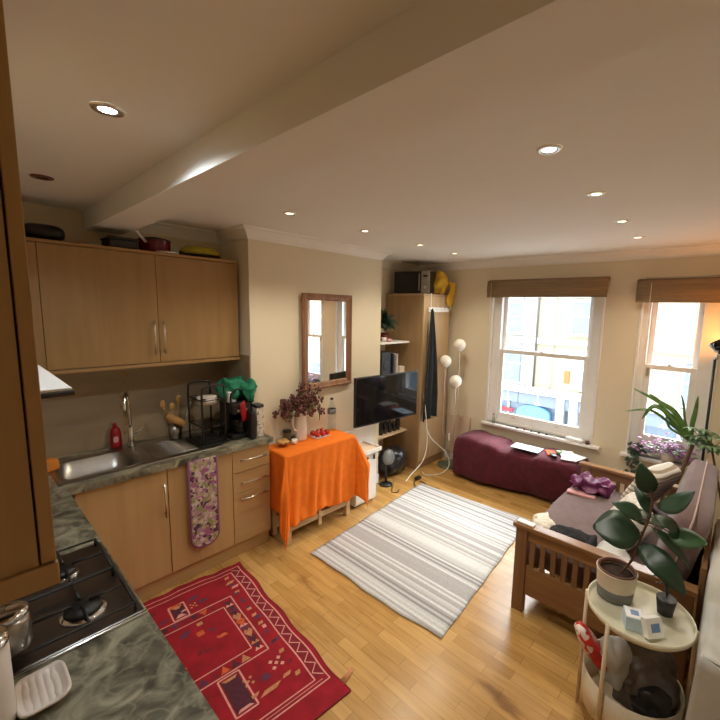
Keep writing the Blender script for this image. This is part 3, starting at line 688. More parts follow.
# ------------------------------------------------------------------ wall cabinets
CF = 3.03
r = thing('wall_cabinet', 'oak double-door wall cabinet above the sink with long bar handles', 'kitchen cabinet', (0.95, 3.2, 1.545))
mb = MB(); mb.box(0.10, 0.118, CF + 0.02, 3.345, 1.545, 2.282); mb.box(1.544, 1.562, CF + 0.02, 3.345, 1.545, 2.282)
mb.box(0.118, 1.544, CF + 0.02, 3.345, 1.545, 1.563); mb.box(0.118, 1.544, 3.33, 3.345, 1.563, 2.282)
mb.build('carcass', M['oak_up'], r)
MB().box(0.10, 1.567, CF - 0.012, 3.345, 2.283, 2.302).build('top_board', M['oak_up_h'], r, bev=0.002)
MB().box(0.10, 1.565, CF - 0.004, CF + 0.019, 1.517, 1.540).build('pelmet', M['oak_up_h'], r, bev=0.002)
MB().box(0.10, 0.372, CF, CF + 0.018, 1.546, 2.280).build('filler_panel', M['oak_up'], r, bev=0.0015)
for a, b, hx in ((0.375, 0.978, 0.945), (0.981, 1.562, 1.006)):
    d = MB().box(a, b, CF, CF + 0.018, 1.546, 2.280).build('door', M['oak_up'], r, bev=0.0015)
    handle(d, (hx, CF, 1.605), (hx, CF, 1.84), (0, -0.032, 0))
# near wall cabinet on the hob wall (seen end on)
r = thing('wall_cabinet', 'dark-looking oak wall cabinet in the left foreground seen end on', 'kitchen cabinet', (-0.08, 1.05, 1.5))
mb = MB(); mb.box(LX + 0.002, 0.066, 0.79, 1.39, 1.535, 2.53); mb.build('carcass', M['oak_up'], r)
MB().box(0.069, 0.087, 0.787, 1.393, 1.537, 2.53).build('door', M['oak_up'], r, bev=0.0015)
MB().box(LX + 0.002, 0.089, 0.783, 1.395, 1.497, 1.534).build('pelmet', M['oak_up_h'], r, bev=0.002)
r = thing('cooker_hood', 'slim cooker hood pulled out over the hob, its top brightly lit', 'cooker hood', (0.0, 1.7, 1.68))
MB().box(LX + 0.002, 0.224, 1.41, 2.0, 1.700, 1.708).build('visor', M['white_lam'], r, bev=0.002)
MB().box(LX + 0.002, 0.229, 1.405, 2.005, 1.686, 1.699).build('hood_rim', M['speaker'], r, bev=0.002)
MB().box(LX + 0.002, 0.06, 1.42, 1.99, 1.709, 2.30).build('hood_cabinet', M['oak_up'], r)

# things on top of the wall cabinets
ct = 2.303
mb = MB(); mb.lump((0.43, 3.17, ct + 0.052), (0.10, 0.10, 0.05), e=0.7, amp=0.005, n=6, flat=-0.05)
mb.build('casserole', M['black'], label='black roasting pan on top of the wall cabinet, leftmost item', cat='pan')
r = thing('storage_tin', 'dark grey low box on top of the wall cabinet beside the beam end', 'box', (0.80, 3.14, ct))
mb = MB(); mb.box(0.73, 0.895, 3.05, 3.25, ct, ct + 0.055); mb.build('box_body', M['speaker'], r, bev=0.012)
mb = MB(); mb.box(0.725, 0.90, 3.045, 3.255, ct + 0.056, ct + 0.072); mb.build('lid', M['speaker'], r, bev=0.008)
r = thing('saucepan', 'dark red saucepan with a pale handle on top of the wall cabinet', 'pan', (1.01, 3.17, ct))
MB().lathe([(0.005, ct), (0.085, ct), (0.098, ct + 0.02), (0.10, ct + 0.085), (0.103, ct + 0.09)], (1.03, 3.18, 0), 28).build('pan_body', M['darkred'], r)
MB().tube([(0.955, 3.115, ct + 0.07), (0.91, 3.07, ct + 0.10), (0.885, 3.055, ct + 0.125)], 0.009, 8).build('handle', M['enamel_jug'], r)
MB().lathe([(0.105, ct + 0.0905), (0.098, ct + 0.100), (0.05, ct + 0.112), (0.004, ct + 0.116)], (1.03, 3.18, 0), 28).build('lid', M['black'], r)
MB().lathe([(0.005, ct), (0.06, ct), (0.075, ct + 0.010), (0.07, ct + 0.010)], (1.075, 3.085 - 0.005, 0), 24).build('plate', M['paper'], label='small white saucer in front of the red saucepan on the cabinet', cat='plate')
r = thing('oval_casserole', 'yellow green oval dish with a black base on the right end of the cabinet top', 'dish', (1.35, 3.16, ct))
mb = MB(); mb.lathe([(0.01, ct), (0.13, ct), (0.150, ct + 0.02), (0.151, ct + 0.027)], (0, 0, 0), 32)
for v_ in mb.bm.verts: v_.co.x = 1.345 + v_.co.x * 1.0; v_.co.y = 3.175 + v_.co.y * 0.72
mb.build('dish_body', M['black'], r)
mb = MB(); mb.lathe([(0.150, ct + 0.028), (0.148, ct + 0.055), (0.10, ct + 0.085), (0.005, ct + 0.095)], (0, 0, 0), 32)
for v_ in mb.bm.verts: v_.co.x = 1.345 + v_.co.x; v_.co.y = 3.175 + v_.co.y * 0.72
mb.build('lid', M['olive'], r)

# oven glove
r = thing('oven_glove', 'long floral double oven glove with purple binding hanging from the worktop edge', 'oven glove', (1.10, 2.715, 0.25))
def rounded_strip(x0, x1, z0, z1, y, rad, n=8):
    pts = [(x0, y, z1), (x0, y, z0 + rad)]
    for k in range(1, n + 1):
        a = PI + (PI / 2) * k / n; pts.append((x0 + rad + rad * math.cos(a), y, z0 + rad + rad * math.sin(a)))
    for k in range(0, n + 1):
        a = 1.5 * PI + (PI / 2) * k / n; pts.append((x1 - rad + rad * math.cos(a), y, z0 + rad + rad * math.sin(a)))
    pts.append((x1, y, z1)); return pts
def strip_solid(x0, x1, z0, z1, ya, yb, rad):
    mb = MB(); a = rounded_strip(x0, x1, z0, z1, ya, rad); b2 = rounded_strip(x0, x1, z0, z1, yb, rad)
    mb.rings([a, b2], True)
    for f in mb.bm.faces: f.smooth = False
    return mb
strip_solid(1.018, 1.197, 0.245, 0.885, 2.7035, 2.7195, 0.07).build('glove_panel', M['glove'], r, bev=0.004)
MB().tube([Vector(p) for p in rounded_strip(1.012, 1.203, 0.239, 0.885, 2.7105, 0.075)], 0.0075, 8).build('binding', M['glove_edge'], r)

# dish rack etc. on the worktop, right of the drainer
r = thing('dish_rack', 'black two-tier wire dish rack on the drainer', 'dish rack', (1.25, 3.0, ZT))
mb = MB(); z = ZT + 0.012
for y in (2.87, 3.11):
    mb.tube(bez([(1.185, y, z), (1.185, y, z + 0.20), (1.185, y, z + 0.39), (1.21, y, z + 0.435), (1.325, y, z + 0.435), (1.35, y, z + 0.39), (1.35, y, z)], 6), 0.0075, 8)
for zz2 in (z + 0.02, z + 0.13, z + 0.33):
    for x in (1.185, 1.35): mb.cyl((x, 2.87, zz2), (x, 3.11, zz2), 0.005, seg=8)
    for y in (2.87, 2.93, 2.99, 3.05, 3.11): mb.cyl((1.185, y, zz2), (1.35, y, zz2), 0.0035, seg=6)
mb.build('rack_frame', M['blackmetal'], r)
mb = MB(); mb.box(1.155, 1.37, 2.84, 3.13, ZT + 0.0075, ZT + 0.015); mb.build('drip_tray', M['black'], r, bev=0.003)
MB().lathe([(0.005, z + 0.339), (0.07, z + 0.339), (0.076, z + 0.284), (0.07, z + 0.287), (0.004, z + 0.285)], (1.27, 2.99, 0), 28).build('plate', M['pinkwhite'], label='pale plate lying on the upper shelf of the dish rack', cat='plate')
r = thing('utensil_pot', 'clear pot of wooden spoons and utensils beside the dish rack', 'utensil pot', (1.11, 3.20, ZT))
uz = ZT + 0.008
MB().lathe([(0.04, uz), (0.045, uz + 0.01), (0.05, uz + 0.12), (0.047, uz + 0.12), (0.042, uz + 0.012), (0.004, uz + 0.01)], (1.11, 3.20, 0), 20).build('pot', M['steel'], r)
for i, (dx, dy, h, lean, mm) in enumerate(((-0.01, 0.0, 0.27, -0.05, 'woodspoon'), (0.015, 0.01, 0.29, 0.02, 'woodspoon'), (0.0, -0.02, 0.25, -0.02, 'woodspoon'), (0.02, -0.015, 0.23, 0.06, 'steel'))):
    mb = MB(); b0 = Vector((1.11 + dx, 3.20 + dy, uz + 0.014)); t0 = b0 + Vector((lean * 1.4, dy, h))
    mb.tube([b0, t0], 0.0055, 8); mb.sphere(t0, 0.024, 12, 8, (0.9, 0.4, 1.3)); mb.build('utensil', M[mm], r)
mb = MB(); mb.tube([(1.04, 3.15, uz + 0.20), (1.14, 3.09, uz + 0.13)], [0.030, 0.026], 16); mb.build('rolling_jar', M['olive'], r) if False else mb.build('salad_server', M['woodspoon'], r, label='broad golden wooden server leaning out to the left')
# toaster / coffee maker
r = thing('coffee_maker', 'black coffee machine with a carry handle in the worktop corner', 'coffee machine', (1.44, 3.02, ZT))
cz = ZT + 0.001
MB().box(1.395, 1.57, 2.85, 3.08, cz, cz + 0.04).build('machine_base', M['black'], r, bev=0.01)
MB().box(1.40, 1.568, 2.96, 3.08, cz + 0.041, cz + 0.29).build('machine_body', M['black'], r, bev=0.02)
MB().box(1.40, 1.568, 2.85, 2.959, cz + 0.20, cz + 0.29).build('brew_head', M['black'], r, bev=0.015)
MB().lathe([(0.05, cz + 0.042), (0.055, cz + 0.06), (0.05, cz + 0.14), (0.04, cz + 0.16)], (1.485, 2.905, 0), 20).build('coffee_jug', M['screen'], r)
MB().tube(bez([(1.405, 2.88, cz + 0.285), (1.41, 2.88, cz + 0.36), (1.46, 2.88, cz + 0.395), (1.53, 2.88, cz + 0.36), (1.54, 2.88, cz + 0.285)], 6), 0.008, 8).build('handle', M['black'], r)
MB().box(1.44, 1.52, 2.845, 2.849, cz + 0.222, cz + 0.242).build('badge', M['nickel'], r)
mb = MB()
def tw(u, v): return (1.45 + 0.045 * u + 0.02 * v, 2.838 - 0.01 * math.sin(u * 3), cz + 0.29 - 0.15 * v + 0.02 * u)
mb.grid(tw, 6, 8); mb.build('red_cloth', M['red'], solid=0.004, label='small red cloth hanging over the front of the black coffee machine', cat='cloth')
mb = MB(); mb.lump((1.505, 3.00, cz + 0.375), (0.125, 0.11, 0.085), e=0.9, amp=0.05, freq=11, n=9, seed=3)
mb.lump((1.56, 2.88, cz + 0.36), (0.06, 0.05, 0.09), e=0.9, amp=0.04, freq=13, n=7, seed=5)
mb.build('tea_towel', M['green_cloth'], label='crumpled green cloth piled on the coffee machine', cat='cloth')
mb = MB(); mb.box(1.40, 1.46, 2.90, 2.96, cz + 0.292, cz + 0.375); mb.build('carton', M['paper'], bev=0.004, label='small white carton in front of the green cloth', cat='carton')
r = thing('kitchen_roll_box', 'tall pale printed carton with a dark top at the right end of the worktop', 'carton', (1.60, 2.86, ZT))
MB().box(1.575, 1.638, 2.80, 2.885, cz, cz + 0.235).build('carton_body', M['papertowel'], r, bev=0.003)
MB().box(1.573, 1.640, 2.798, 2.887, cz + 0.236, cz + 0.262).build('carton_top', M['speaker'], r, bev=0.006)
MB().box(1.505, 1.56, 2.765, 2.840, cz, cz + 0.22).build('flask', M['black'], bev=0.02, label='black upright flask between coffee machine and printed carton', cat='flask')

# ------------------------------------------------------------------ table with orange cloth
TZ = 0.782; tx0, tx1, ty0, ty1 = 1.685, 2.42, 2.575, 2.875
r = thing('side_table', 'narrow pale wooden table under the orange cloth against the chimney breast', 'table', ((tx0 + tx1) / 2, 2.72, 0))
MB().box(tx0 + 0.006, tx1 - 0.006, ty0 + 0.006, ty1, TZ - 0.03, TZ - 0.003).build('tabletop', M['table_wood'], r, bev=0.003)
for x in (tx0 + 0.02, tx1 - 0.065):
    for y in (ty0 + 0.02, ty1 - 0.065): MB().box(x, x + 0.045, y, y + 0.045, 0, TZ - 0.031).build('leg', M['table_wood'], r, bev=0.003)
MB().box(tx0 + 0.066, tx1 - 0.066, ty0 + 0.025, ty0 + 0.05, 0.11, 0.165).build('stretcher', M['table_wood'], r, bev=0.003)
MB().box(tx0 + 0.066, tx1 - 0.066, ty1 - 0.06, ty1 - 0.035, 0.11, 0.165).build('stretcher', M['table_wood'], r, bev=0.003)
MB().box(tx0 + 0.34, tx0 + 0.375, ty0 + 0.015, ty0 + 0.024, 0.05, 0.60).build('gate_leg', M['table_wood'], r, bev=0.003)
# cloth: front overhang 0.54, side overhangs
def cloth():
    mb = MB(); W = tx1 - tx0; D = ty1 - ty0
    ol, orr, of = 0.50, 0.43, 0.585
    nu, nv = 110, 64
    def fn(u, v):
        s = -ol + (W + ol + orr) * u; t = -of + (D + of) * v      # t<0: front overhang
        du = -s if s < 0 else (s - W if s > W else 0); sg = -1 if s < 0 else 1
        dv = -t if t < 0 else 0
        x = tx0 + min(max(s, 0), W); y = ty0 + max(t, 0); z = TZ + 0.003
        if du == 0 and dv == 0:
            z += 0.0015 * math.sin(s * 40 + t * 9)
        else:
            d = math.hypot(du, dv); th = math.atan2(dv, du) if du > 0 else PI / 2
            c = math.sin(2 * th) if (du > 0 and dv > 0) else 0
            fl = 0.012 + 0.13 * c * min(1, d / 0.3) * (1.0 if sg > 0 else 0.8)
            ox = sg * math.cos(th) * fl if du > 0 else 0
            oy = -math.sin(th) * fl if dv > 0 else 0
            if du > 0 and dv > 0:
                x += ox; y += oy; z -= d * 0.98
            elif du > 0: x += sg * 0.012; z -= du
            else:
                y -= 0.012; z -= dv * (1 + 0.03 * math.sin(s * 13) + 0.02 * math.sin(s * 31))
            # hanging folds
            a = min(1, d / 0.25)
            if dv > 0 and du == 0:
                f = 0.021 * a * (math.sin(s * 47 + 2.0 * math.sin(dv * 4)) * 0.6 + math.sin(s * 21 + 1.5 + dv * 3) + 0.5 * noise.noise(Vector((s * 6, dv * 4, 3)))) 
                y -= abs(f) * 0.9 + 0.006 * a * noise.noise(Vector((s * 9, dv * 5, 1)))
            elif du > 0 and dv == 0:
                x += sg * 0.010 * a * abs(math.sin(t * 30 + du * 4))
            else:
                w = 0.016 * a * math.sin(th * 10 + d * 5); x += ox / (fl + .001) * w * 0.8; y -= abs(w) * 0.8
            if sg < 0 and y > 2.70: x = max(x, 1.668)
            z = max(z, 0.012)
        return (x, y, z)
    mb.grid(fn, nu, nv)
    o = mb.build('tablecloth', M['orange'], solid=0.003, label='bright orange cotton cloth draped over the side table, corners hanging low', cat='tablecloth')
    return o
cloth()
tz = TZ + 0.008
# jug with dried flowers
r = thing('jug', 'white enamel jug holding dried brown flowers on the orange cloth', 'jug', (2.0, 2.815, tz))
MB().lathe([(0.004, tz), (0.052, tz), (0.056, tz + 0.01), (0.054, tz + 0.10), (0.050, tz + 0.18), (0.052, tz + 0.235), (0.058, tz + 0.26), (0.053, tz + 0.258), (0.046, tz + 0.23), (0.044, tz + 0.18), (0.004, tz + 0.17)], (2.0, 2.815, 0), 28).build('jug_body', M['enamel_jug'], r)
MB().tube(bez([(1.953, 2.80, tz + 0.25), (1.915, 2.79, tz + 0.265), (1.898, 2.785, tz + 0.20), (1.915, 2.79, tz + 0.12), (1.95, 2.80, tz + 0.09)], 6), 0.008, 8).build('handle', M['enamel_jug'], r)
r = thing('dried_flowers', 'bunch of dried brown and dusty-red flowers standing in the white jug', 'flowers', (2.0, 2.815, tz + 0.24))
random.seed(3)
ms, mh, ml_ = MB(), MB(), MB()
for i in range(110):
    a = random.uniform(0, 2 * PI); rad = random.uniform(0.04, 0.24) ; h = 0.10 + random.uniform(-0.06, 0.08) - rad * 0.30
    if i > 88: h += 0.10; rad *= 0.5
    b0 = Vector((2.0 + 0.02 * math.cos(a), 2.815 + 0.02 * math.sin(a), tz + 0.20))
    t0 = Vector((2.0 + rad * math.cos(a) + (0.07 if i > 88 else 0), min(2.87, 2.815 + rad * 0.8 * math.sin(a)), tz + 0.24 + h))
    mid = (b0 + t0) / 2 + Vector((0, 0, 0.03))
    ms.tube([b0, mid, t0], 0.0016, 5)
    for k in range(7):
        q = t0 + Vector((random.uniform(-.022, .022), random.uniform(-.022, .015), random.uniform(-.03, .025)))
        if q.y > 2.885: q.y = 2.885
        mh.sphere(q, random.uniform(0.006, 0.012), 7, 5, (1, 1, random.uniform(0.8, 1.6)))
    if i % 5 == 0:
        ml_.leaf(mid, t0 + Vector((0, 0, -0.02)), 0.02, (0, -0.3, 1))
ml_.leaf((2.07, 2.78, tz + 0.27), (2.155, 2.75, tz + 0.15), 0.03, (1, 0, 1), bend=0.35)
ml_.leaf((2.06, 2.78, tz + 0.26), (2.19, 2.77, tz + 0.27), 0.022, (0, 0, 1), bend=0.2)
ms.build('stalks', M['dried2'], r); mh.build('flower_heads', M['dried'], r, kind='stuff'); ml_.build('dried_leaves', M['leaf_mid'], r, solid=0.001)
# bowl with snacks
r = thing('glass_bowl', 'small clear bowl of nuts at the front left of the orange cloth', 'bowl', (1.83, 2.73, tz))
MB().lathe([(0.004, tz + 0.001), (0.03, tz + 0.001), (0.055, tz + 0.02), (0.072, tz + 0.05), (0.069, tz + 0.05), (0.05, tz + 0.023), (0.004, tz + 0.008)], (1.80, 2.775, 0), 24).build('bowl_body', M['pet'], r)
mb = MB(); mb.lump((1.80, 2.775, tz + 0.035), (0.050, 0.050, 0.018), e=0.8, amp=0.008, freq=40, n=8)
mb.build('nuts', M['amber'], kind='stuff', label='heap of mixed nuts lying in the small clear bowl', cat='nuts')
mb = MB(); mb.lathe([(0.004, tz), (0.034, tz), (0.036, tz + 0.01), (0.036, tz + 0.075), (0.030, tz + 0.085)], (1.885, 2.85, 0), 20)
r = thing('jam_jar', 'small glass jar with a black lid behind the nut bowl', 'jar', (1.885, 2.85, tz)); mb.build('jar_body', M['jarglass'], r)
MB().lathe([(0.036, tz + 0.086), (0.036, tz + 0.10), (0.004, tz + 0.101)], (1.885, 2.85, 0), 20).build('lid', M['black'], r)
mb = MB(); mb.lump((1.895, 2.755, tz + 0.022), (0.030, 0.026, 0.021), e=0.8, amp=0.010, freq=30, n=6, flat=-0.021)
mb.build('garlic_bulb', M['enamel_jug'], label='white garlic bulb on the orange cloth beside the nut bowl', cat='garlic')
mb = MB(); mb.sphere((1.935, 2.83, tz + 0.025), 0.024, 14, 9); mb.build('avocado', M['leaf_dark'], label='small dark green fruit between the jar and the jug', cat='fruit')
r = thing('tomato_box', 'low clear punnet holding the tomatoes', 'punnet', (2.25, 2.77, tz))
mb = MB(); mb.box(2.10, 2.25, 2.71, 2.82, tz + 0.001, tz + 0.006); mb.build('punnet_base', M['paper'], r, bev=0.002)
random.seed(11)
tp = [(2.125, 2.735), (2.178, 2.725), (2.231, 2.735), (2.12, 2.795), (2.173, 2.79), (2.226, 2.80)]
tl = ['red tomato at the front left of the punnet', 'red tomato at the front middle of the punnet', 'red tomato at the front right of the punnet', 'red tomato at the back left of the punnet', 'red tomato at the back middle of the punnet', 'red tomato at the back right of the punnet']
for i, (x, y) in enumerate(tp):
    t_ = thing('tomato', tl[i], 'tomato', (x, y, tz + 0.007), group='tomatoes in the punnet')
    MB().sphere((x, y, tz + 0.0325), 0.0265, 14, 9, (1, 1, 0.92)).build('tomato_flesh', M['tomato'], t_)
    mb = MB()
    for k in range(5):
        a = 2 * PI * k / 5; mb.leaf((x, y, tz + 0.0565), (x + 0.012 * math.cos(a), y + 0.012 * math.sin(a), tz + 0.0565), 0.004, n=3)
    mb.build('calyx', M['leaf_mid'], t_, solid=0.001)
# water bottle
r = thing('water_bottle', 'clear plastic water bottle with a dark cap on the right of the orange cloth', 'bottle', (2.375, 2.82, tz))
MB().lathe([(0.004, tz), (0.036, tz), (0.040, tz + 0.01), (0.038, tz + 0.09), (0.040, tz + 0.17), (0.038, tz + 0.215), (0.022, tz + 0.26), (0.013, tz + 0.285), (0.013, tz + 0.30)], (2.365, 2.825, 0), 24).build('bottle_body', M['pet'], r)
MB().lathe([(0.0405, tz + 0.165), (0.0415, tz + 0.166), (0.0415, tz + 0.212), (0.039, tz + 0.213)], (2.365, 2.825, 0), 24, cap=False).build('bottle_label', M['potgrey'], r)
MB().lathe([(0.015, tz + 0.301), (0.015, tz + 0.318), (0.004, tz + 0.320)], (2.365, 2.825, 0), 16).build('cap', M['black'], r)

# ------------------------------------------------------------------ mirror
r = thing('wall_mirror', 'rectangular mirror in a dark walnut frame on the chimney breast', 'mirror', (2.35, BY, 1.205))
x0, x1, z0, z1 = 2.06, 2.655, 1.205, 2.078; y = BY; fw = 0.062; XR = 2.655
mb = MB()
prof = [(0.0, -0.004), (0.0, -0.028), (0.012, -0.034), (0.03, -0.024), (0.05, -0.020), (fw, -0.012), (fw, -0.004)]
rr = []
for cx, cz_, sx, sz_ in ((x0, z0, 1, 1), (x1, z0, -1, 1), (x1, z1, -1, -1), (x0, z1, 1, -1), (x0, z0, 1, 1)):
    rr.append([(cx + sx * o, y + d, cz_ + sz_ * o) for o, d in prof])
mb.rings(rr, False)
for f in mb.bm.faces: f.smooth = False
mb.build('mirror_frame', M['mirror_wood'], r)
MB().box(x0 + fw - 0.01, x1 - fw + 0.01, y - 0.010, y - 0.004, z0 + fw - 0.01, z1 - fw + 0.01).build('mirror_plate', M['mirror'], r)
Tm = Matrix.Translation((XR, BY - 0.002, 0)) @ Matrix.Rotation(math.radians(2.0), 4, 'Z') @ Matrix.Translation((-XR, -BY, 0))
r.matrix_world = Tm @ Matrix.Translation(r.location)

# ------------------------------------------------------------------ television
r = thing('television', 'black flat television on a wall arm beside the wardrobe', 'television', (2.95, 2.66, 0.8))
A = Vector((2.55, 2.70, 0)); B = Vector((3.40, 2.605, 0)); dx = (B - A).normalized(); nrm = Vector((dx.y, -dx.x, 0)); TL = (B - A).length
Mx = Matrix(((dx.x, -nrm.x, 0, A.x), (dx.y, -nrm.y, 0, A.y), (0, 0, 1, 0.795), (0, 0, 0, 1)))
MB().box(0, TL, -0.005, 0.028, 0, 0.495, Mx).build('tv_casing', M['black'], r, bev=0.004)
MB().box(0.012, TL - 0.012, -0.0075, -0.0055, 0.018, 0.483, Mx).build('screen', M['screen'], r)
MB().box(0.25, 0.60, 0.029, 0.06, 0.08, 0.38, Mx).build('tv_back', M['black'], r, bev=0.01)
mb = MB(); mb.box(2.92, 3.02, BY - 0.02, BY - 0.001, 0.93, 1.15); mb.build('wall_plate', M['black'], r, bev=0.003)
mb = MB(); mb.cyl((2.98, BY - 0.02, 1.04), (3.04, 2.80, 1.04), 0.018, seg=10); mb.cyl((3.04, 2.80, 1.04), (2.975, 2.715, 1.04), 0.018, seg=10); mb.build('wall_arm', M['black'], r)

# ------------------------------------------------------------------ white trolley-cabinet and panel below the television
r = thing('white_cabinet', 'small white cabinet with a lipped tray top beside the orange table', 'cabinet', (2.65, 2.73, 0))
MB().box(2.50, 2.785, 2.635, 2.845, 0.02, 0.53).build('cabinet_body', M['white_lam'], r, bev=0.004)
mb = MB(); mb.box(2.46, 2.825, 2.59, 2.855, 0.531, 0.551); mb.build('tray_top', M['white_lam'], r, bev=0.004)
mb = MB(); mb.box(2.46, 2.825, 2.59, 2.602, 0.552, 0.570); mb.box(2.813, 2.825, 2.603, 2.855, 0.552, 0.570); mb.box(2.46, 2.812, 2.843, 2.855, 0.552, 0.570); mb.build('tray_lip', M['white_lam'], r, bev=0.002)
MB().box(2.465, 2.811, 2.604, 2.841, 0.552, 0.555).build('tray_mat', M['tray_wood'], r)
d = MB().box(2.503, 2.782, 2.622, 2.634, 0.04, 0.46).build('door', M['white_lam'], r, bev=0.002)
MB().box(2.60, 2.66, 2.61, 2.6215, 0.475, 0.495).build('drawer_pull', M['black'], r, bev=0.002)
MB().box(2.735, 2.755, 2.61, 2.6215, 0.455, 0.50).build('catch', M['black'], r, bev=0.002)
for x in (2.53, 2.755):
    for y in (2.665, 2.81): MB().cyl((x, y, 0.0), (x, y, 0.02), 0.015, seg=10).build('foot', M['black'], r)
MB().box(2.44, 2.99, 2.862, 2.884, 0.002, 0.715).build('white_board', M['white_lam'], bev=0.003, label='tall plain white board standing against the wall below the television', cat='board')

# ------------------------------------------------------------------ alcove shelves and their contents
def shelf(z, lab):
    return MB().box(3.108, 3.648, 2.93, AY - 0.002, z - 0.02, z).build('wall_shelf', M['white_lam'] if z > 1 else M['table_wood'], bev=0.002, label=lab, cat='shelf', group='alcove shelves beside the wardrobe')
shelf(1.585, 'upper alcove shelf carrying the dark green plant'); shelf(1.205, 'middle alcove shelf just above the television'); shelf(0.50, 'lower wooden alcove shelf below the television')
# dark green plant/box on upper shelf
r = thing('potted_plant', 'dark green bushy plant on the upper alcove shelf', 'plant', (3.36, 3.10, 1.586))
MB().lathe([(0.004, 1.586), (0.05, 1.586), (0.065, 1.68), (0.058, 1.68), (0.004, 1.67)], (3.38, 3.12, 0), 18).build('pot', M['darkred'], r)
random.seed(5); mb = MB()
for i in range(60):
    a = random.uniform(0, 2 * PI); L = random.uniform(0.08, 0.19); el = random.uniform(-0.2, 1.5)
    c = Vector((3.38, 3.12, 1.70)); d = Vector((math.cos(a) * math.cos(el), math.sin(a) * math.cos(el), math.sin(el)))
    b0 = c + d * 0.03 + Vector((0, 0, random.uniform(0, 0.1))); t0 = b0 + d * L
    t0.x = min(t0.x, 3.62); t0.y = min(t0.y, 3.33)
    mb.leaf(b0, t0, 0.06, (0, -0.4, 1), bend=0.2)
mb.build('foliage', M['leaf_dark'], r, solid=0.001)
for i, (x, y, h, mm, lab) in enumerate(((3.27, 3.0, 0.05, 'pinkwhite', 'small pale cup at the breast end of the upper alcove shelf'), (3.33, 2.975, 0.035, 'pink', 'low pink cup beside the pale cup on the upper alcove shelf'))):
    MB().lathe([(0.004, 1.586), (0.022, 1.586), (0.030, 1.586 + h), (0.027, 1.586 + h), (0.019, 1.592), (0.004, 1.591)], (x, y, 0), 16).build('cup', M[mm], label=lab, cat='cup')
# middle shelf
s2 = 1.206
r = thing('loudspeaker', 'black loudspeaker on the middle alcove shelf by the breast', 'speaker', (3.30, 3.08, s2))
MB().box(3.24, 3.40, 3.0, 3.18, s2, s2 + 0.26).build('speaker_box', M['black'], r, bev=0.006)
MB().lathe([(0.055, 0), (0.05, 0.004), (0.02, -0.002), (0.004, 0.004)], (3.32, 2.995, s2 + 0.10), 20, mtx=Matrix.Rotation(PI / 2, 4, 'X')).build('woofer', M['speaker'], r)
for i, (x, h, mm, lab) in enumerate(((3.425, 0.24, 'speaker', 'dark upright book next to the loudspeaker'), (3.455, 0.22, 'potgrey', 'grey upright book on the middle alcove shelf'), (3.485, 0.23, 'rawwall', 'beige upright book, rightmost on the middle alcove shelf'))):
    rb = thing('book', lab, 'book', (x, 3.05, s2), group='books on the middle alcove shelf')
    MB().box(x - 0.012, x + 0.012, 2.975, 3.14, s2, s2 + h).build('cover', M[mm], rb, bev=0.002)
    MB().box(x - 0.009, x + 0.009, 2.98, 3.138, s2 + h, s2 + h + 0.001).build('pages', M['paper'], rb)
MB().box(3.53, 3.615, 2.97, 3.03, s2, s2 + 0.075).build('small_box', M['enamel_jug'], bev=0.003, label='small cream box on the middle alcove shelf near the wardrobe', cat='box')
# lower shelf bottles
random.seed(2)
bl = ['dark glass bottle at the breast end of the lower alcove shelf', 'slim dark bottle second on the lower alcove shelf', 'brown bottle in the middle of the lower alcove shelf', 'squat dark jar fourth on the lower alcove shelf', 'dark bottle nearest the wardrobe on the lower alcove shelf']
for i, (x, h) in enumerate(((3.25, 0.20), (3.32, 0.24), (3.40, 0.18), (3.48, 0.14), (3.55, 0.20))):
    rb = thing('bottle', bl[i], 'bottle', (x, 3.0, 0.501), group='bottles on the lower alcove shelf')
    MB().lathe([(0.004, 0.501), (0.028, 0.501), (0.028, 0.501 + h * 0.6), (0.012, 0.501 + h * 0.8), (0.012, 0.501 + h * 0.93)], (x, 3.0, 0), 14).build('bottle_glass', M['screen'], rb)
    MB().lathe([(0.014, 0.501 + h * 0.931), (0.014, 0.501 + h), (0.004, 0.501 + h)], (x, 3.0, 0), 12).build('cap', M['nickel'] if i % 2 else M['darkred'], rb)
# clutter on the alcove floor
mb = MB(); mb.lump((3.39, 2.93, 0.165), (0.20, 0.14, 0.165), e=0.8, amp=0.035, freq=7, n=12, seed=2, flat=-0.16)
mb.build('bin_bag', M['blackbag'], label='black plastic bag on the floor below the alcove shelves', cat='bag')
r = thing('desk_fan', 'small grey round fan standing above the black bag in the alcove', 'fan', (3.22, 2.86, 0))
fm = Matrix.Rotation(PI / 2, 4, 'X') @ Matrix.Rotation(0.0, 4, 'Y'); fc = (3.12, 2.76, 0.33)
mb = MB(); mb.lathe([(0.01, -0.03), (0.06, -0.028), (0.088, 0.0), (0.085, 0.02), (0.05, 0.04), (0.01, 0.045)], fc, 24, mtx=Matrix.Rotation(PI / 2 - 0.2, 4, 'X')); mb.build('fan_head', M['potgrey'], r)
mb = MB(); mb.cyl((3.12, 2.79, 0.02), (3.12, 2.79, 0.25), 0.012, seg=10); mb.build('fan_stand', M['black'], r)
MB().lathe([(0.004, 0.0), (0.075, 0.0), (0.07, 0.015), (0.015, 0.025)], (3.12, 2.79, 0), 20).build('fan_foot', M['black'], r)
mb = MB(); mb.sphere((3.36, 3.13, 0.395), 0.055, 14, 9); mb.build('white_ball', M['globe'], label='pale round ball lying on top of the bag behind the fan', cat='ball') if False else None
mb.bm.free() if False else None

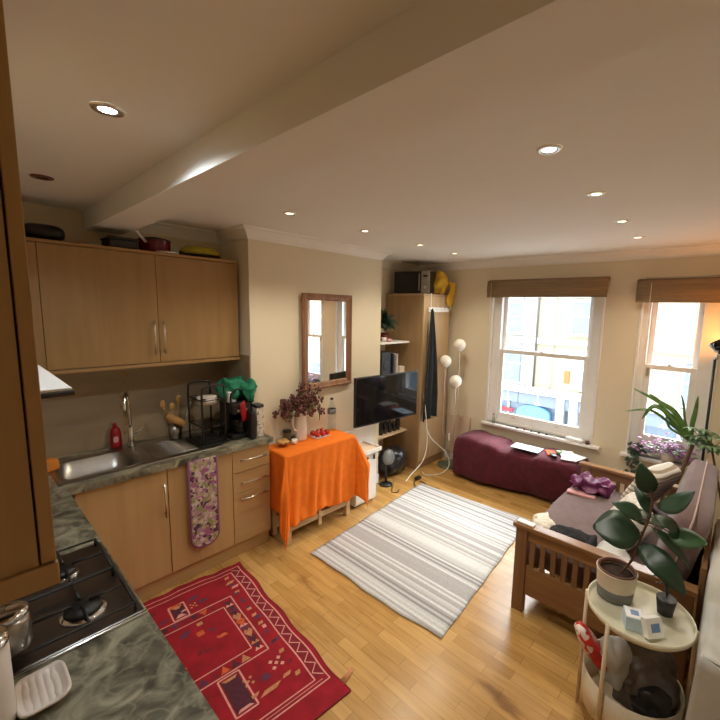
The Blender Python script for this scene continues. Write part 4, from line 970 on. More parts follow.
# ------------------------------------------------------------------ wardrobe
wx0, wx1, wy0, wy1, wz = 3.675, 4.225, 2.755, 3.345, 2.145
r = thing('wardrobe', 'tall beech-effect wardrobe beside the alcove shelves', 'wardrobe', ((wx0 + wx1) / 2, 3.05, 0))
MB().box(wx0, wx0 + 0.02, wy0 + 0.022, wy1, 0.0, wz - 0.021).build('side_panel', M['wardrobe'], r, bev=0.001)
MB().box(wx1 - 0.02, wx1, wy0 + 0.022, wy1, 0.0, wz - 0.021).build('side_panel', M['wardrobe'], r, bev=0.001)
MB().box(wx0 - 0.004, wx1 + 0.004, wy0, wy1, wz - 0.02, wz).build('top_board', M['wardrobe_door'], r, bev=0.002)
MB().box(wx0 + 0.021, wx1 - 0.021, wy1 - 0.02, wy1 - 0.005, 0.1, wz - 0.022).build('back_panel', M['wardrobe'], r)
MB().box(wx0 + 0.021, wx1 - 0.021, wy0 + 0.04, wy0 + 0.055, 0.0, 0.11).build('plinth', M['wardrobe'], r)
d = MB().box(wx0 + 0.003, wx1 - 0.002, wy0 + 0.001, wy0 + 0.020, 0.62, wz - 0.024).build('door', M['wardrobe_door'], r, bev=0.002)
d2 = MB().box(wx0 + 0.003, wx1 - 0.002, wy0 + 0.001, wy0 + 0.020, 0.115, 0.616).build('drawer', M['wardrobe_door'], r, bev=0.002)
# over-door hook rack + garment
r = thing('hook_rack', 'white over-door hook rack hanging on the wardrobe door', 'coat rack', (3.97, 2.74, 1.93))
MB().box(3.745, 4.175, 2.735, 2.742, 1.935, 1.990).build('rack_bar', M['paper'], r, bev=0.002)
for x in (3.80, 4.14):
    MB().box(x - 0.006, x + 0.006, 2.7425, 2.747, 1.96, wz + 0.006).build('strap', M['paper'], r)
for x in (3.78, 3.87, 3.96, 4.05, 4.14):
    MB().tube(bez([(x, 2.734, 1.97), (x, 2.715, 1.965), (x, 2.69, 1.97), (x, 2.685, 2.0)], 4), 0.004, 6).build('hook', M['paper'], r)
mb = MB()
def garm(u, v):
    zt = 1.955; x = 3.765 + (u - 0.5) * (0.05 + 0.23 * min(1, v * 1.3)) + 0.025 * min(1, v * 2)
    return (x, 2.700 - 0.018 * math.sin(u * 14 + v * 2) * (0.3 + v) , zt - 1.30 * v - 0.02 * math.cos(u * 5))
mb.grid(garm, 26, 30); mb.build('hanging_coat', M['darkcloth'], solid=0.012, label='long black garment hanging from the white hook rack', cat='garment')
# microwave on the wardrobe
r = thing('microwave', 'black and steel microwave oven on top of the wardrobe', 'microwave', (3.80, 3.03, wz))
mz = wz + 0.012; fx = 3.675
MB().box(fx + 0.021, 3.93, 2.80, 3.27, mz, mz + 0.262).build('microwave_body', M['black'], r, bev=0.006)
d = MB().box(fx + 0.002, fx + 0.020, 2.915, 3.268, mz + 0.003, mz + 0.258).build('door', M['screen'], r, bev=0.003)
MB().box(fx - 0.010, fx + 0.001, 2.925, 2.942, mz + 0.03, mz + 0.235).build('handle', M['steel'], d, bev=0.003)
MB().box(fx + 0.002, fx + 0.020, 2.802, 2.912, mz + 0.003, mz + 0.258).build('control_panel', M['steel'], r, bev=0.003)
MB().box(fx, fx + 0.0015, 2.83, 2.885, mz + 0.19, mz + 0.215).build('display', M['black'], r)
MB().lathe([(0.018, 0), (0.016, 0.010), (0.002, 0.011)], (fx + 0.0015, 2.857, mz + 0.07), 18, mtx=Matrix.Rotation(-PI / 2, 4, 'Y')).build('dial', M['nickel'], r)
for x in (3.72, 3.90):
    for y in (2.84, 3.23): MB().cyl((x, y, wz + 0.0005), (x, y, mz), 0.012, seg=8).build('foot', M['black'], r)
r.matrix_world = Matrix.Translation((3.83, 2.80, wz)) @ Matrix.Rotation(math.radians(15), 4, 'Z') @ Matrix.Translation((-3.675, -2.802, -wz)) @ Matrix.Translation(r.location)
mb = MB(); mb.lump((4.10, 2.84, wz + 0.15), (0.115, 0.08, 0.145), e=0.9, amp=0.045, freq=8, n=10, seed=8, flat=-0.145)
def hang(u, v):
    return (4.12 + 0.13 * u + 0.02 * math.sin(v * 6), 2.725 - 0.02 * math.sin(u * 8 + v * 4), wz + 0.16 - 0.42 * v * (0.6 + 0.4 * u))
mb.grid(hang, 12, 16)
mb.build('yellow_bag', M['yellow'], solid=0.004, label='yellow fabric bag slumped over the corner of the wardrobe top', cat='bag')
MB().box(3.86, 4.02, 2.765, 2.795, wz + 0.001, wz + 0.018).build('red_book', M['darkred'], label='thin dark red book lying on the front edge of the wardrobe top', cat='book', bev=0.002)
# cable coming down beside microwave
MB().tube(bez([(3.70, 3.30, wz + 0.03), (3.67, 3.33, wz + 0.02), (3.64, 3.335, wz - 0.04), (3.635, 3.34, 1.95)], 6), 0.004, 6).build('power_cable', M['cable'], label='white cable dropping behind the microwave down the wardrobe side', cat='cable')

# ------------------------------------------------------------------ three-globe floor lamp
r = thing('globe_floor_lamp', 'floor lamp with three white glass globes on brass stems by the wardrobe', 'floor lamp', (4.09, 2.60, 0))
MB().lathe([(0.004, 0.001), (0.135, 0.001), (0.135, 0.014), (0.12, 0.022), (0.02, 0.026)], (4.09, 2.60, 0), 36).build('lamp_base', M['green_metal'], r)
stem = MB(); stem.cyl((4.09, 2.60, 0.02), (4.09, 2.60, 0.42), 0.009, seg=10); stem.build('pole', M['nickel'], r)
for gc, pts in (((4.12, 2.525, 1.545), [(4.09, 2.60, 0.38), (4.105, 2.56, 0.50), (4.12, 2.525, 0.75), (4.12, 2.525, 1.47)]),
                ((4.02, 2.655, 1.34), [(4.09, 2.60, 0.32), (4.04, 2.645, 0.40), (4.02, 2.655, 0.60), (4.02, 2.655, 1.26)]),
                ((4.00, 2.485, 1.115), [(4.09, 2.60, 0.28), (4.03, 2.52, 0.33), (4.00, 2.485, 0.50), (4.00, 2.485, 1.04)])):
    MB().tube(bez(pts, 6), 0.007, 8).build('stem', M['nickel'], r)
    MB().lathe([(0.018, gc[2] - 0.085), (0.024, gc[2] - 0.07)], (gc[0], gc[1], 0), 16).build('globe_holder', M['nickel'], r)
    MB().sphere(gc, 0.074, 28, 18).build('globe_shade', M['globe'], r)
MB().box(4.255, 4.285, 2.41, 2.74, 0.102, 0.62).build('wall_panel', M['rawwall'], bev=0.003, label='beige flat panel leaning on the window wall behind the globe lamp', cat='panel')
# cables and extension near wardrobe
MB().tube(bez([(3.66, 2.70, 0.95), (3.72, 2.69, 0.62), (3.73, 2.68, 0.35), (3.66, 2.68, 0.16), (3.40, 2.66, 0.06), (3.32, 2.66, 0.012)], 8), 0.006, 6).build('power_cable', M['cable'], label='thick white cable curving down past the wardrobe foot', cat='cable')
MB().tube(bez([(3.73, 2.70, 0.55), (3.80, 2.66, 0.40), (3.95, 2.55, 0.22), (3.93, 2.48, 0.08), (3.78, 2.50, 0.012), (3.62, 2.60, 0.012), (3.66, 2.68, 0.012)], 8), 0.006, 6).build('power_cable', M['cable'], label='white cable looping on the floor towards the globe lamp', cat='cable')
r = thing('extension_lead', 'black multi-plug adaptor with a looped black cable at the wardrobe foot', 'extension lead', (3.48, 2.60, 0))
MB().box(3.44, 3.52, 2.59, 2.63, 0.001, 0.035).build('plug_block', M['black'], r, bev=0.004)
MB().tube(bez([(3.44, 2.60, 0.02), (3.36, 2.57, 0.01), (3.31, 2.50, 0.008), (3.36, 2.44, 0.008), (3.44, 2.47, 0.008), (3.45, 2.56, 0.008)], 8), 0.005, 6).build('lead', M['black'], r)
MB().tube(bez([(3.13, 2.60, 0.008), (3.06, 2.56, 0.008), (3.02, 2.60, 0.008), (3.07, 2.65, 0.008), (3.14, 2.70, 0.008), (3.2, 2.74, 0.03)], 8), 0.004, 6).build('thin_cable', M['black'], label='thin cable curled on the floor beside the white cabinet', cat='cable')

# ------------------------------------------------------------------ blanket-covered chest under the window
def chest():
    mb = MB()
    # closed cross-section swept along Y, rounded, blanket sags
    y0, y1 = 0.985, 2.40; n = 60
    rr = []
    for i in range(n + 1):
        u = i / n; y = y0 + (y1 - y0) * u
        e = min(1.0, (1 - u) / 0.10) ; e = math.sqrt(max(0.0, 1 - (1 - e) ** 2))
        e0 = min(1.0, u / 0.04); e0 = math.sqrt(max(0.0, 1 - (1 - e0) ** 2)); e = min(e, e0)
        top = 0.50 - 0.06 * (1 - e) + 0.012 * math.sin(u * 9) + 0.006 * math.sin(u * 31) - (0.015 if 0.3 < u < 0.6 else 0)
        front = 3.835 + 0.03 * (1 - e) * 2 + 0.012 * math.sin(u * 17)
        bf = 3.815 + 0.14 * (1 / (1 + math.exp((u - 0.52) * 16))) + 0.012 * math.sin(u * 23) + 0.05 * (1 - e)
        bz = 0.006
        back = 4.272
        pts = []
        prof = [(back, bz), (back, top - 0.02), (back - 0.03, top), (4.12, top + 0.006), (3.99, top + 0.004), (front + 0.07, top - 0.004), (front + 0.03, top - 0.022), (front + 0.006, top - 0.055), (front + (bf - front) * 0.25 - 0.006, top * 0.70), (front + (bf - front) * 0.55, top * 0.42), (front + (bf - front) * 0.85 + 0.006 * math.sin(u * 60), top * 0.18), (bf, bz)]
        for (x, z) in prof:
            wob = 0.008 * noise.noise(Vector((x * 5, y * 6, z * 6)))
            pts.append((min(4.275, x + wob), y + (0.0), max(0.004, z + wob * (z > 0.05))))
        rr.append(pts)
    mb.rings(rr, True)
    return mb
chest().build('blanket_chest', M['maroon'], sub=1, label='long low chest fully covered by a maroon blanket below the wide window', cat='chest')
ct2 = 0.512
r = thing('magazine', 'pale blue magazine lying on the maroon blanket, nearest the wardrobe', 'magazine', (3.99, 1.56, ct2))
mtx = Matrix.Translation((4.0, 1.56, ct2 + 0.006)) @ Matrix.Rotation(0.03, 4, 'Z')
MB().box(-0.085, 0.085, -0.15, 0.15, 0, 0.006, mtx).build('magazine_pages', M['paleblue'], r, bev=0.001)
MB().box(-0.03, 0.03, -0.03, 0.04, 0.0061, 0.0068, mtx).build('cover_picture', M['blue'], r)
r = thing('paperback', 'orange-brown paperback between the magazine and the loose papers', 'book', (4.0, 1.33, ct2))
mtx = Matrix.Translation((4.02, 1.315, ct2 + 0.004)) @ Matrix.Rotation(0.5, 4, 'Z')
MB().box(-0.07, 0.07, -0.045, 0.045, 0, 0.014, mtx).build('cover', M['k_orange'], r, bev=0.001)
MB().box(-0.068, 0.071, -0.044, 0.044, 0.003, 0.011, mtx).build('pages', M['paper'], r)
MB().lump((3.965, 1.27, ct2 + 0.014), (0.05, 0.03, 0.014), e=0.5, rot=0.6, n=5).build('spectacle_case', M['black'], label='black spectacle case on the blanket beside the paperback', cat='case')
MB().lump((4.08, 1.25, ct2 + 0.02), (0.04, 0.03, 0.02), e=0.8, amp=0.01, freq=20, n=6).build('tissue_pack', M['leaf_pale'], label='small pale green packet behind the spectacle case', cat='packet')
for i, (x, y, a, lab) in enumerate(((4.03, 1.13, 0.15, 'white sheet of paper lowest in the pile on the blanket'), (4.05, 1.09, -0.25, 'white sheet of paper skewed across the one on the blanket'), (4.08, 1.17, 0.5, 'white sheet of paper on top, turned furthest round'))):
    mtx = Matrix.Translation((x, y, ct2 + 0.010 + 0.004 * i)) @ Matrix.Rotation(a, 4, 'Z')
    MB().box(-0.10, 0.10, -0.07, 0.07, 0, 0.0025, mtx).build('paper_sheet', M['paper'], label=lab, cat='paper', group='loose papers on the maroon blanket')

# ------------------------------------------------------------------ rugs
mb = MB()
P = {(0, 0): (1.765, 2.375), (1, 0): (3.405, 2.515), (0, 1): (1.80, 1.135), (1, 1): (3.50, 1.29)}
def rugfn(u, v):
    a = Vector(P[(0, 0)]).lerp(Vector(P[(1, 0)]), u); b_ = Vector(P[(0, 1)]).lerp(Vector(P[(1, 1)]), u); p = a.lerp(b_, v)
    wv_ = 0.012 * math.sin(v * 6.5 + 0.5) * (1 - u) ** 3
    e = max(0, 1 - min(u, 1 - u, v, 1 - v) / 0.02)
    return (p.x + wv_ + 0.004 * math.sin(v * 23), p.y + 0.003 * math.sin(u * 31), 0.0095 - 0.003 * e + 0.0015 * math.sin(u * 20) * math.sin(v * 7))
mb.grid(rugfn, 70, 40)
mb.build('striped_rug', M['stripe'], solid=0.007, label='pale grey and white striped cotton rug in the middle of the floor', cat='rug', origin=(1.75, 1.1, 0))

def kilim():
    # local frame: s along X (width, right edge = 0 going left), t from far edge towards the camera
    A = Vector((1.335, 2.675)); Bv = Vector((1.215, 1.325)); ty = (Bv - A).normalized(); tx = Vector((ty.y, -ty.x)) # tx points -X-ish
    if tx.x > 0: tx = -tx
    W, Lr = 0.93, 1.38
    mb = MB()
    mats = [M['k_red'], M['k_pink'], M['k_dark'], M['k_maroon'], M['k_orange'], M['k_gold'], M['k_blue']]
    def hgt(s, t): 
        return 0.0075 + 0.006 * max(0, math.sin(s * 11 + 1)) * math.exp(-t * 6) + 0.002 * math.sin(t * 9 + s * 4)
    def pt(s, t, dz=0):
        e = 0.012 * math.sin(s * 13) * math.exp(-t * 8) + 0.006 * math.sin(s * 40) * math.exp(-t * 20)
        f = 0.007 * math.sin(t * 17) * math.exp(-s * 10)
        q = A + tx * (s + f) + ty * (t + e)
        return (q.x, q.y, hgt(s, t) + dz)
    def fn(u, v): return pt(W * u, Lr * v)
    mb.grid(fn, 40, 60)
    mb.mi = 3
    def fn2(u, v):
        s, t = W * u, Lr * v; p = pt(s, t); return (p[0], p[1], 0.0015)
    mb.grid(fn2, 40, 60)
    # bind edges
    for s0, t0, s1, t1 in ((0, 0, W, 0), (W, 0, W, Lr), (W, Lr, 0, Lr), (0, Lr, 0, 0)):
        mb.mi = 3
        mb.tube([pt(s0 + (s1 - s0) * k / 40, t0 + (t1 - t0) * k / 40, -0.0035) for k in range(41)], 0.0055, 6)
    def seg(a, b, w, mi, dz=0.0008):
        mb.mi = mi; a = Vector(a); b = Vector(b); L = (b - a).length; d = (b - a) / L; nn = Vector((-d.y, d.x)) * w / 2
        k = max(1, int(L / 0.04))
        for i in range(k):
            p = a + d * L * i / k; q = a + d * L * (i + 1) / k
            mb.poly([pt(*(p - nn), dz), pt(*(q - nn), dz), pt(*(q + nn), dz), pt(*(p + nn), dz)])
    def poly2(pts, mi, dz=0.0008): mb.mi = mi; mb.poly([pt(p[0], p[1], dz) for p in pts])
    def diamond(s, t, a, b_, mi): poly2([(s - a, t), (s, t - b_), (s + a, t), (s, t + b_)], mi)
    def motif(s, t, mi, k=1.0):
        for dx, dy in ((0, 0), (0.018, 0.018), (-0.018, 0.018), (0.018, -0.018), (-0.018, -0.018)):
            diamond(s + dx * k, t + dy * k, 0.010 * k, 0.010 * k, mi)
    def para(s, t, a, b_, sh, mi): poly2([(s - a - sh, t - b_), (s + a - sh, t - b_), (s + a + sh, t + b_), (s - a + sh, t + b_)], mi)
    # right border with zig-zag
    seg((0.028, 0.04), (0.028, 1.25), 0.008, 1); seg((0.095, 0.08), (0.095, 1.21), 0.008, 1)
    seg((0.061, 0.05), (0.061, 1.21), 0.052, 3, 0.0003)
    z = [(0.039 if i % 2 else 0.084, 0.06 + i * 0.0425) for i in range(28)]
    for a, b_ in zip(z[:-1], z[1:]): seg(a, b_, 0.006, 1)
    # far border double line and near border
    seg((0.028, 0.04), (W - 0.02, 0.04), 0.006, 1); seg((0.095, 0.08), (W - 0.02, 0.08), 0.006, 1)
    seg((0.028, 1.25), (W - 0.02, 1.25), 0.008, 1); seg((0.095, 1.21), (W - 0.02, 1.21), 0.007, 1); seg((0.06, 1.23), (W - 0.02, 1.23), 0.004, 1)
    # inner frame : starts at s=.235..., t=.28 -> .80
    s1, t1, t2 = 0.19, 0.31, 0.87
    seg((s1, t1), (s1, t2), 0.008, 1); seg((s1 + 0.07, t1 + 0.07), (s1 + 0.07, t2 - 0.07), 0.007, 1)
    seg((s1, t1), (W - 0.01, t1), 0.008, 1); seg((s1 + 0.07, t1 + 0.07), (W - 0.01, t1 + 0.07), 0.007, 1)
    seg((s1, t2), (W - 0.01, t2), 0.008, 1); seg((s1 + 0.07, t2 - 0.07), (W - 0.01, t2 - 0.07), 0.007, 1)
    for i in range(9):
        t = t1 + 0.035 + i * 0.055
        col = [2, 2, 2, 5, 4, 6, 5, 2, 2][i]
        poly2([(s1 + 0.010, t), (s1 + 0.062, t), (s1 + 0.036, t + 0.048)], col)
        poly2([(s1 + 0.010, t + 0.052), (s1 + 0.062, t + 0.052), (s1 + 0.036, t + 0.010)], [1, 6, 5, 4, 1, 5, 2, 5, 1][i], 0.0005)
    for i in range(11):
        s = s1 + 0.10 + i * 0.055
        poly2([(s, t1 + 0.012), (s + 0.05, t1 + 0.012), (s + 0.025, t1 + 0.06)], [3, 4, 2, 3, 6, 2, 4, 3, 2, 4, 3][i])
        poly2([(s, t2 - 0.012), (s + 0.05, t2 - 0.012), (s + 0.025, t2 - 0.06)], [5, 2, 4, 3, 6, 2, 4, 3, 2, 4, 3][i])
    # small framed boxes
    for (sa, ta, sb, tb) in ((0.44, 0.16, 0.53, 0.30), (0.37, 0.885, 0.48, 1.13)):
        for a, b_ in (((sa, ta), (sb, ta)), ((sb, ta), (sb, tb)), ((sb, tb), (sa, tb)), ((sa, tb), (sa, ta))): seg(a, b_, 0.009, 1)
        poly2([(sa + 0.012, ta + 0.012), (sb - 0.012, ta + 0.012), (sb - 0.012, tb - 0.012), (sa + 0.012, tb - 0.012)], 2, 0.0005)
        sm = (sa + sb) / 2
        poly2([(sa + 0.014, ta + 0.015), (sb - 0.014, ta + 0.015), (sm, ta + 0.055)], 5); poly2([(sa + 0.014, tb - 0.015), (sb - 0.014, tb - 0.015), (sm, tb - 0.055)], 1)
    # scattered motifs
    for s, t, k in ((0.62, 0.56, 1.2), (0.20, 0.98, 1.3), (0.36, 0.985, 1.0), (0.40, 0.235, 0.8), (0.72, 0.23, 0.9)): motif(s, t, 1 if k > 1 else 5, k)
    for s, t, a, b_, sh, mi in ((0.18, 0.18, .03, .012, .012, 5), (0.17, 0.24, .028, .010, .006, 1), (0.19, 0.31, .02, .012, .0, 6), (0.18, 0.40, .016, .02, .0, 6), (0.18, 0.50, .018, .012, .0, 5), (0.17, 0.60, .026, .014, .004, 6), (0.175, 0.70, .014, .014, .0, 1), (0.17, 0.84, .03, .014, .02, 6),
            (0.38, 0.17, .03, .016, .02, 6), (0.50, 0.17, .026, .014, .018, 4), (0.66, 0.20, .03, .008, .01, 1), (0.46, 0.24, .02, .008, .01, 1), (0.80, 0.2, .026, .014, .018, 5),
            (0.44, 0.50, .02, .02, .0, 4), (0.35, 0.60, .026, .012, -.006, 4), (0.52, 0.46, .018, .014, .0, 6), (0.75, 0.52, .02, .014, .0, 4), (0.48, 0.64, .02, .016, .008, 3), (0.60, 0.70, .022, .010, .01, 1), (0.42, 0.42, .016, .014, 0, 5), (0.8, .65, .02, .012, .01, 6),
            (0.13 + 0.06, 0.95 + 0.13, .026, .010, .008, 5), (0.28, 1.02, .02, .02, .0, 6), (0.29, 1.10, .045, .012, .018, 5), (0.37, 1.08, .022, .010, .01, 5), (0.60, 0.97, .02, .016, .0, 6), (0.7, 1.05, .03, .014, .01, 1), (0.62, 1.1, .02, .014, 0, 4)):
        para(s - (0.038 if s < 0.24 and t < 0.88 else 0), t, a * (0.8 if s < 0.24 else 1), b_, sh, mi)
    random.seed(42)
    for i in range(34):
        s_ = random.uniform(0.28, 0.9); t_ = random.choice([random.uniform(0.13, 0.28), random.uniform(0.42, 0.76), random.uniform(0.92, 1.18)])
        if 0.42 < s_ < 0.55 and t_ < 0.31 or 0.35 < s_ < 0.50 and t_ > 0.87: continue
        para(s_, t_, random.uniform(.012, .024), random.uniform(.008, .016), random.uniform(-.01, .016), random.choice([3, 3, 6, 6, 4, 5, 2]))
    for t_ in [0.12 + 0.09 * k for k in range(12)]: para(0.142, t_, 0.014, 0.012, 0.004, random.choice([3, 6, 5, 2]))
    # tassel at the near right corner
    o = mb.build('kilim_rug', mats, label='red patterned kilim rug on the floor in front of the kitchen units', cat='rug', origin=(1.0, 1.9, 0))
    mt = MB()
    for i in range(4):
        p = Vector(pt(0.03 + 0.004 * i, Lr - 0.24 + 0.0)); p = Vector(pt(0.0, 1.30 + i * 0.01))
        mt.tube([(p.x - 0.004, p.y, 0.006), (p.x + 0.045, p.y - 0.005 + 0.006 * i, 0.012), (p.x + 0.09, p.y + 0.012 + 0.004 * i, 0.006)], [0.004, 0.006, 0.003], 6)
    mt.build('tassel', M['k_gold'], o)
    return o
kilim()

# ------------------------------------------------------------------ sofa
r = thing('sofa', 'two-seat oak-armed sofa with mauve brown cushions under the narrow window', 'sofa', (3.1, 0.5, 0))
def arm(x0, x1):
    ya, yb = 0.02, 0.945
    a = thing_part = None
    MB().box(x0 + 0.004, x1 - 0.004, yb - 0.075, yb, 0.0, 0.575).build('front_post', M['sofa_wood'], r, bev=0.003)
    MB().box(x0 + 0.004, x1 - 0.004, ya, ya + 0.07, 0.0, 0.575).build('rear_post', M['sofa_wood'], r, bev=0.003)
    MB().box(x0 - 0.008, x1 + 0.008, ya - 0.01, yb + 0.02, 0.576, 0.606).build('arm_rest', M['sofa_wood_y'], r, bev=0.006)
    xm = (x0 + x1) / 2
    MB().box(xm - 0.014, xm + 0.014, ya + 0.071, yb - 0.076, 0.505, 0.575).build('upper_rail', M['sofa_wood_y'], r, bev=0.002)
    MB().box(xm - 0.014, xm + 0.014, ya + 0.071, yb - 0.076, 0.13, 0.325).build('lower_rail', M['sofa_wood_y'], r, bev=0.002)
    n = 12; span = (yb - 0.076) - (ya + 0.071)
    for i in range(n):
        yc = ya + 0.071 + span * (i + 0.5) / n
        MB().box(xm - 0.009, xm + 0.009, yc - 0.015, yc + 0.015, 0.3255, 0.5045).build('slat', M['sofa_wood'], r)
arm(2.335, 2.395); arm(3.735, 3.795)
MB().box(2.41, 3.72, 0.885, 0.915, 0.15, 0.30).build('front_rail', M['sofa_wood'], r, bev=0.003)
MB().box(2.41, 3.72, -0.012, 0.010, 0.15, 0.70).build('back_frame', M['sofa_wood'], r, bev=0.003)
mb = MB(); mb.lump((3.065, 0.495, 0.375), (0.645, 0.475, 0.085), e=0.22, amp=0.008, freq=5, n=18, seed=4)
seat = mb.build('seat_cushion', M['mauve'], r, sub=1)
mb = MB()
backm = Matrix.Rotation(math.radians(12), 4, 'X')
mb.lump((3.085, 0.115, 0.675), (0.615, 0.092, 0.25), e=0.35, amp=0.008, freq=4, n=16, seed=9, mtx=backm)
back = mb.build('back_cushion', M['mauve'], r, sub=1)
def pp(x, y, z): v_ = backm @ Vector((x, y, z)); return (3.085 + v_.x, 0.115 + v_.y, 0.675 + v_.z * 1.03)
MB().tube([pp(-0.622, 0.0, -0.16), pp(-0.622, 0.0, 0.15), pp(-0.60, 0.0, 0.222), pp(-0.5, 0.0, 0.241), pp(-0.3, 0.0, 0.246), pp(0.0, 0.0, 0.247), pp(0.3, 0.0, 0.246), pp(0.5, 0.0, 0.241), pp(0.6, 0.0, 0.222), pp(0.622, 0.0, 0.15)], 0.005, 6).build('piping', M['piping'], back)
# pillows on the sofa
mx = Matrix.Rotation(math.radians(-20), 4, 'Z') @ Matrix.Rotation(math.radians(28), 4, 'X')
mb = MB(); mb.lump((3.42, 0.37, 0.675), (0.20, 0.07, 0.20), e=0.4, amp=0.006, n=10, mtx=mx)
mb.build('throw_pillow', M['pillow_stripe'], sub=1, label='pale striped square cushion propped against the sofa back near the window', cat='cushion')
mx = Matrix.Rotation(math.radians(15), 4, 'Z') @ Matrix.Rotation(math.radians(35), 4, 'X')
mb = MB(); mb.lump((2.88, 0.42, 0.59), (0.21, 0.07, 0.17), e=0.4, amp=0.006, n=10, mtx=mx)
mb.build('throw_pillow', M['cushion_pat'], sub=1, label='pale patterned cushion half hidden behind the rubber plant leaves', cat='cushion')
mb = MB(); mb.lump((3.49, 0.80, 0.525), (0.10, 0.155, 0.062), e=0.9, amp=0.055, freq=12, n=12, seed=6, flat=-0.062, rot=0.2)
mb.build('purple_bag', M['purple_bag'], label='crumpled shiny purple bag on the far end of the seat', cat='bag')
mb = MB(); mb.lump((3.385, 0.835, 0.468), (0.04, 0.11, 0.012), e=0.5, rot=0.1, n=5, amp=0.003); mb.build('notebook', M['pink'], label='pale pink packet peeking from under the purple bag', cat='packet')
mb = MB(); mb.lump((2.63, 0.87, 0.50), (0.10, 0.065, 0.055), e=0.9, amp=0.03, freq=14, n=10, seed=12, flat=-0.055, rot=0.5)
mb.build('woollen_hat', M['fleece'], label='cream fluffy woollen bundle at the front corner of the seat', cat='hat')
mb = MB(); mb.lump((2.56, 0.66, 0.505), (0.10, 0.14, 0.058), e=0.8, amp=0.03, freq=10, n=10, seed=13, flat=-0.058)
mb.build('folded_jumper', M['darkcloth'], label='crumpled charcoal jumper behind the near sofa arm', cat='jumper')
mb = MB(); mb.lump((2.54, 0.43, 0.50), (0.10, 0.10, 0.055), e=0.7, amp=0.02, freq=10, n=10, seed=14, flat=-0.055)
mb.build('scarf', M['sheet'], label='grey-white folded scarf beside the charcoal jumper', cat='scarf')
mb = MB(); mb.lump((2.54, 0.545, 0.535), (0.105, 0.018, 0.035), e=0.7, amp=0.004, n=6); mb.build('black_strap', M['darkcloth'], label='narrow black strap between the jumper and the scarf', cat='strap')
MB().box(2.340, 2.385, 0.835, 0.945, 0.607, 0.619).build('remote_control', M['paper'], bev=0.003, label='white slim handset lying on the near sofa arm', cat='remote')

# ------------------------------------------------------------------ round trolley with rubber plant
TC = Vector((1.985, 0.205)); TR = 0.208; TTZ = 0.60
r = thing('round_trolley', 'round cream metal side table with a deep lower basket', 'side table', (TC.x, TC.y, 0))
MB().lathe([(0.004, TTZ), (TR - 0.012, TTZ), (TR - 0.002, TTZ + 0.012), (TR, TTZ + 0.028), (TR + 0.004, TTZ + 0.028), (TR + 0.004, TTZ + 0.008), (TR - 0.008, TTZ - 0.006), (0.004, TTZ - 0.006)], (TC.x, TC.y, 0), 56).build('tray', M['cream_enamel'], r)
MB().lathe([(0.004, 0.10), (TR - 0.03, 0.10), (TR - 0.012, 0.115), (TR - 0.010, 0.282), (TR - 0.004, 0.285), (TR - 0.006, 0.11), (TR - 0.03, 0.092), (0.004, 0.092)], (TC.x, TC.y, 0), 56).build('basket', M['cream_enamel_d'], r)
for k in range(4):
    a = math.radians((157, 97, 277, 337)[k]); px, py = TC.x + (TR + 0.004) * math.cos(a), TC.y + (TR + 0.004) * math.sin(a)
    MB().cyl((px, py, 0.0), (px, py, TTZ + 0.02), 0.009, seg=10).build('leg', M['cream_enamel_d'], r)
# basket contents
mb = MB(); mb.lump((2.02, 0.15, 0.27), (0.11, 0.12, 0.16), e=0.8, amp=0.045, freq=8, n=12, seed=21)
mb.build('carrier_bag', M['greybag'], label='grey crumpled plastic bag filling the trolley basket', cat='bag')
mb = MB(); mb.lump((1.93, 0.27, 0.34), (0.06, 0.06, 0.11), e=0.8, amp=0.03, freq=9, n=10, seed=22)
mb.build('carrier_bag', M['sheet'], label='small whitish plastic bag at the left of the trolley basket', cat='bag')
mb = MB(); mb.lump((1.90, 0.11, 0.26), (0.06, 0.07, 0.09), e=0.8, amp=0.03, freq=9, n=10, seed=23)
mb.build('carrier_bag', M['blackbag'], label='small dark plastic bag at the front of the trolley basket', cat='bag')
mx = Matrix.Rotation(math.radians(30), 4, 'Z') @ Matrix.Rotation(math.radians(-38), 4, 'X')
mb = MB(); mb.lump((1.915, 0.360, 0.375), (0.055, 0.034, 0.125), e=0.6, amp=0.008, freq=14, n=8, mtx=mx)
mb.build('snack_packet', M['redpack'], label='red and white foil packet leaning out over the trolley basket rim', cat='packet')
# plant pot
pz = TTZ + 0.001; pc = (2.035, 0.315)
r = thing('rubber_plant', 'rubber plant with big dark leaves in a cream and grey pot', 'plant', (pc[0], pc[1], pz))
MB().lathe([(0.062, pz), (0.0756, pz + 0.0043), (0.0815, pz + 0.0594), (0.0805, pz + 0.0599), (0.0648, pz + 0.0540), (0.0043, pz + 0.0108)], (*pc, 0), 40, cap=False).build('pot_base', M['potgrey'], r, label='grey glazed lower half')
MB().lathe([(0.0815, pz + 0.0603), (0.0864, pz + 0.1350), (0.0886, pz + 0.1404), (0.0853, pz + 0.1426), (0.0799, pz + 0.1350), (0.0756, pz + 0.0605)], (*pc, 0), 40, cap=False).build('pot_top', M['potcream'], r, label='cream glazed upper half')
MB().lathe([(0.0794, pz + 0.1296), (0.0832, pz + 0.1469), (0.0767, pz + 0.1480), (0.0734, pz + 0.1285)], (*pc, 0), 40, cap=False).build('inner_pot', M['terracotta'], r)
MB().lathe([(0.0734, pz + 0.1210), (0.0324, pz + 0.1253), (0.0043, pz + 0.1242)], (*pc, 0), 30).build('soil', M['soil'], r, kind='stuff')
trunk = bez([(2.04, 0.305, pz + 0.115), (2.06, 0.262, 0.80), (2.06, 0.238, 0.92), (2.06, 0.215, 1.03), (2.06, 0.210, 1.12), (2.05, 0.225, 1.18)], 6)
MB().tube(trunk, 0.0055, 10).build('stem', M['stem'], r)
cam = Vector((0, 0, 1.95))
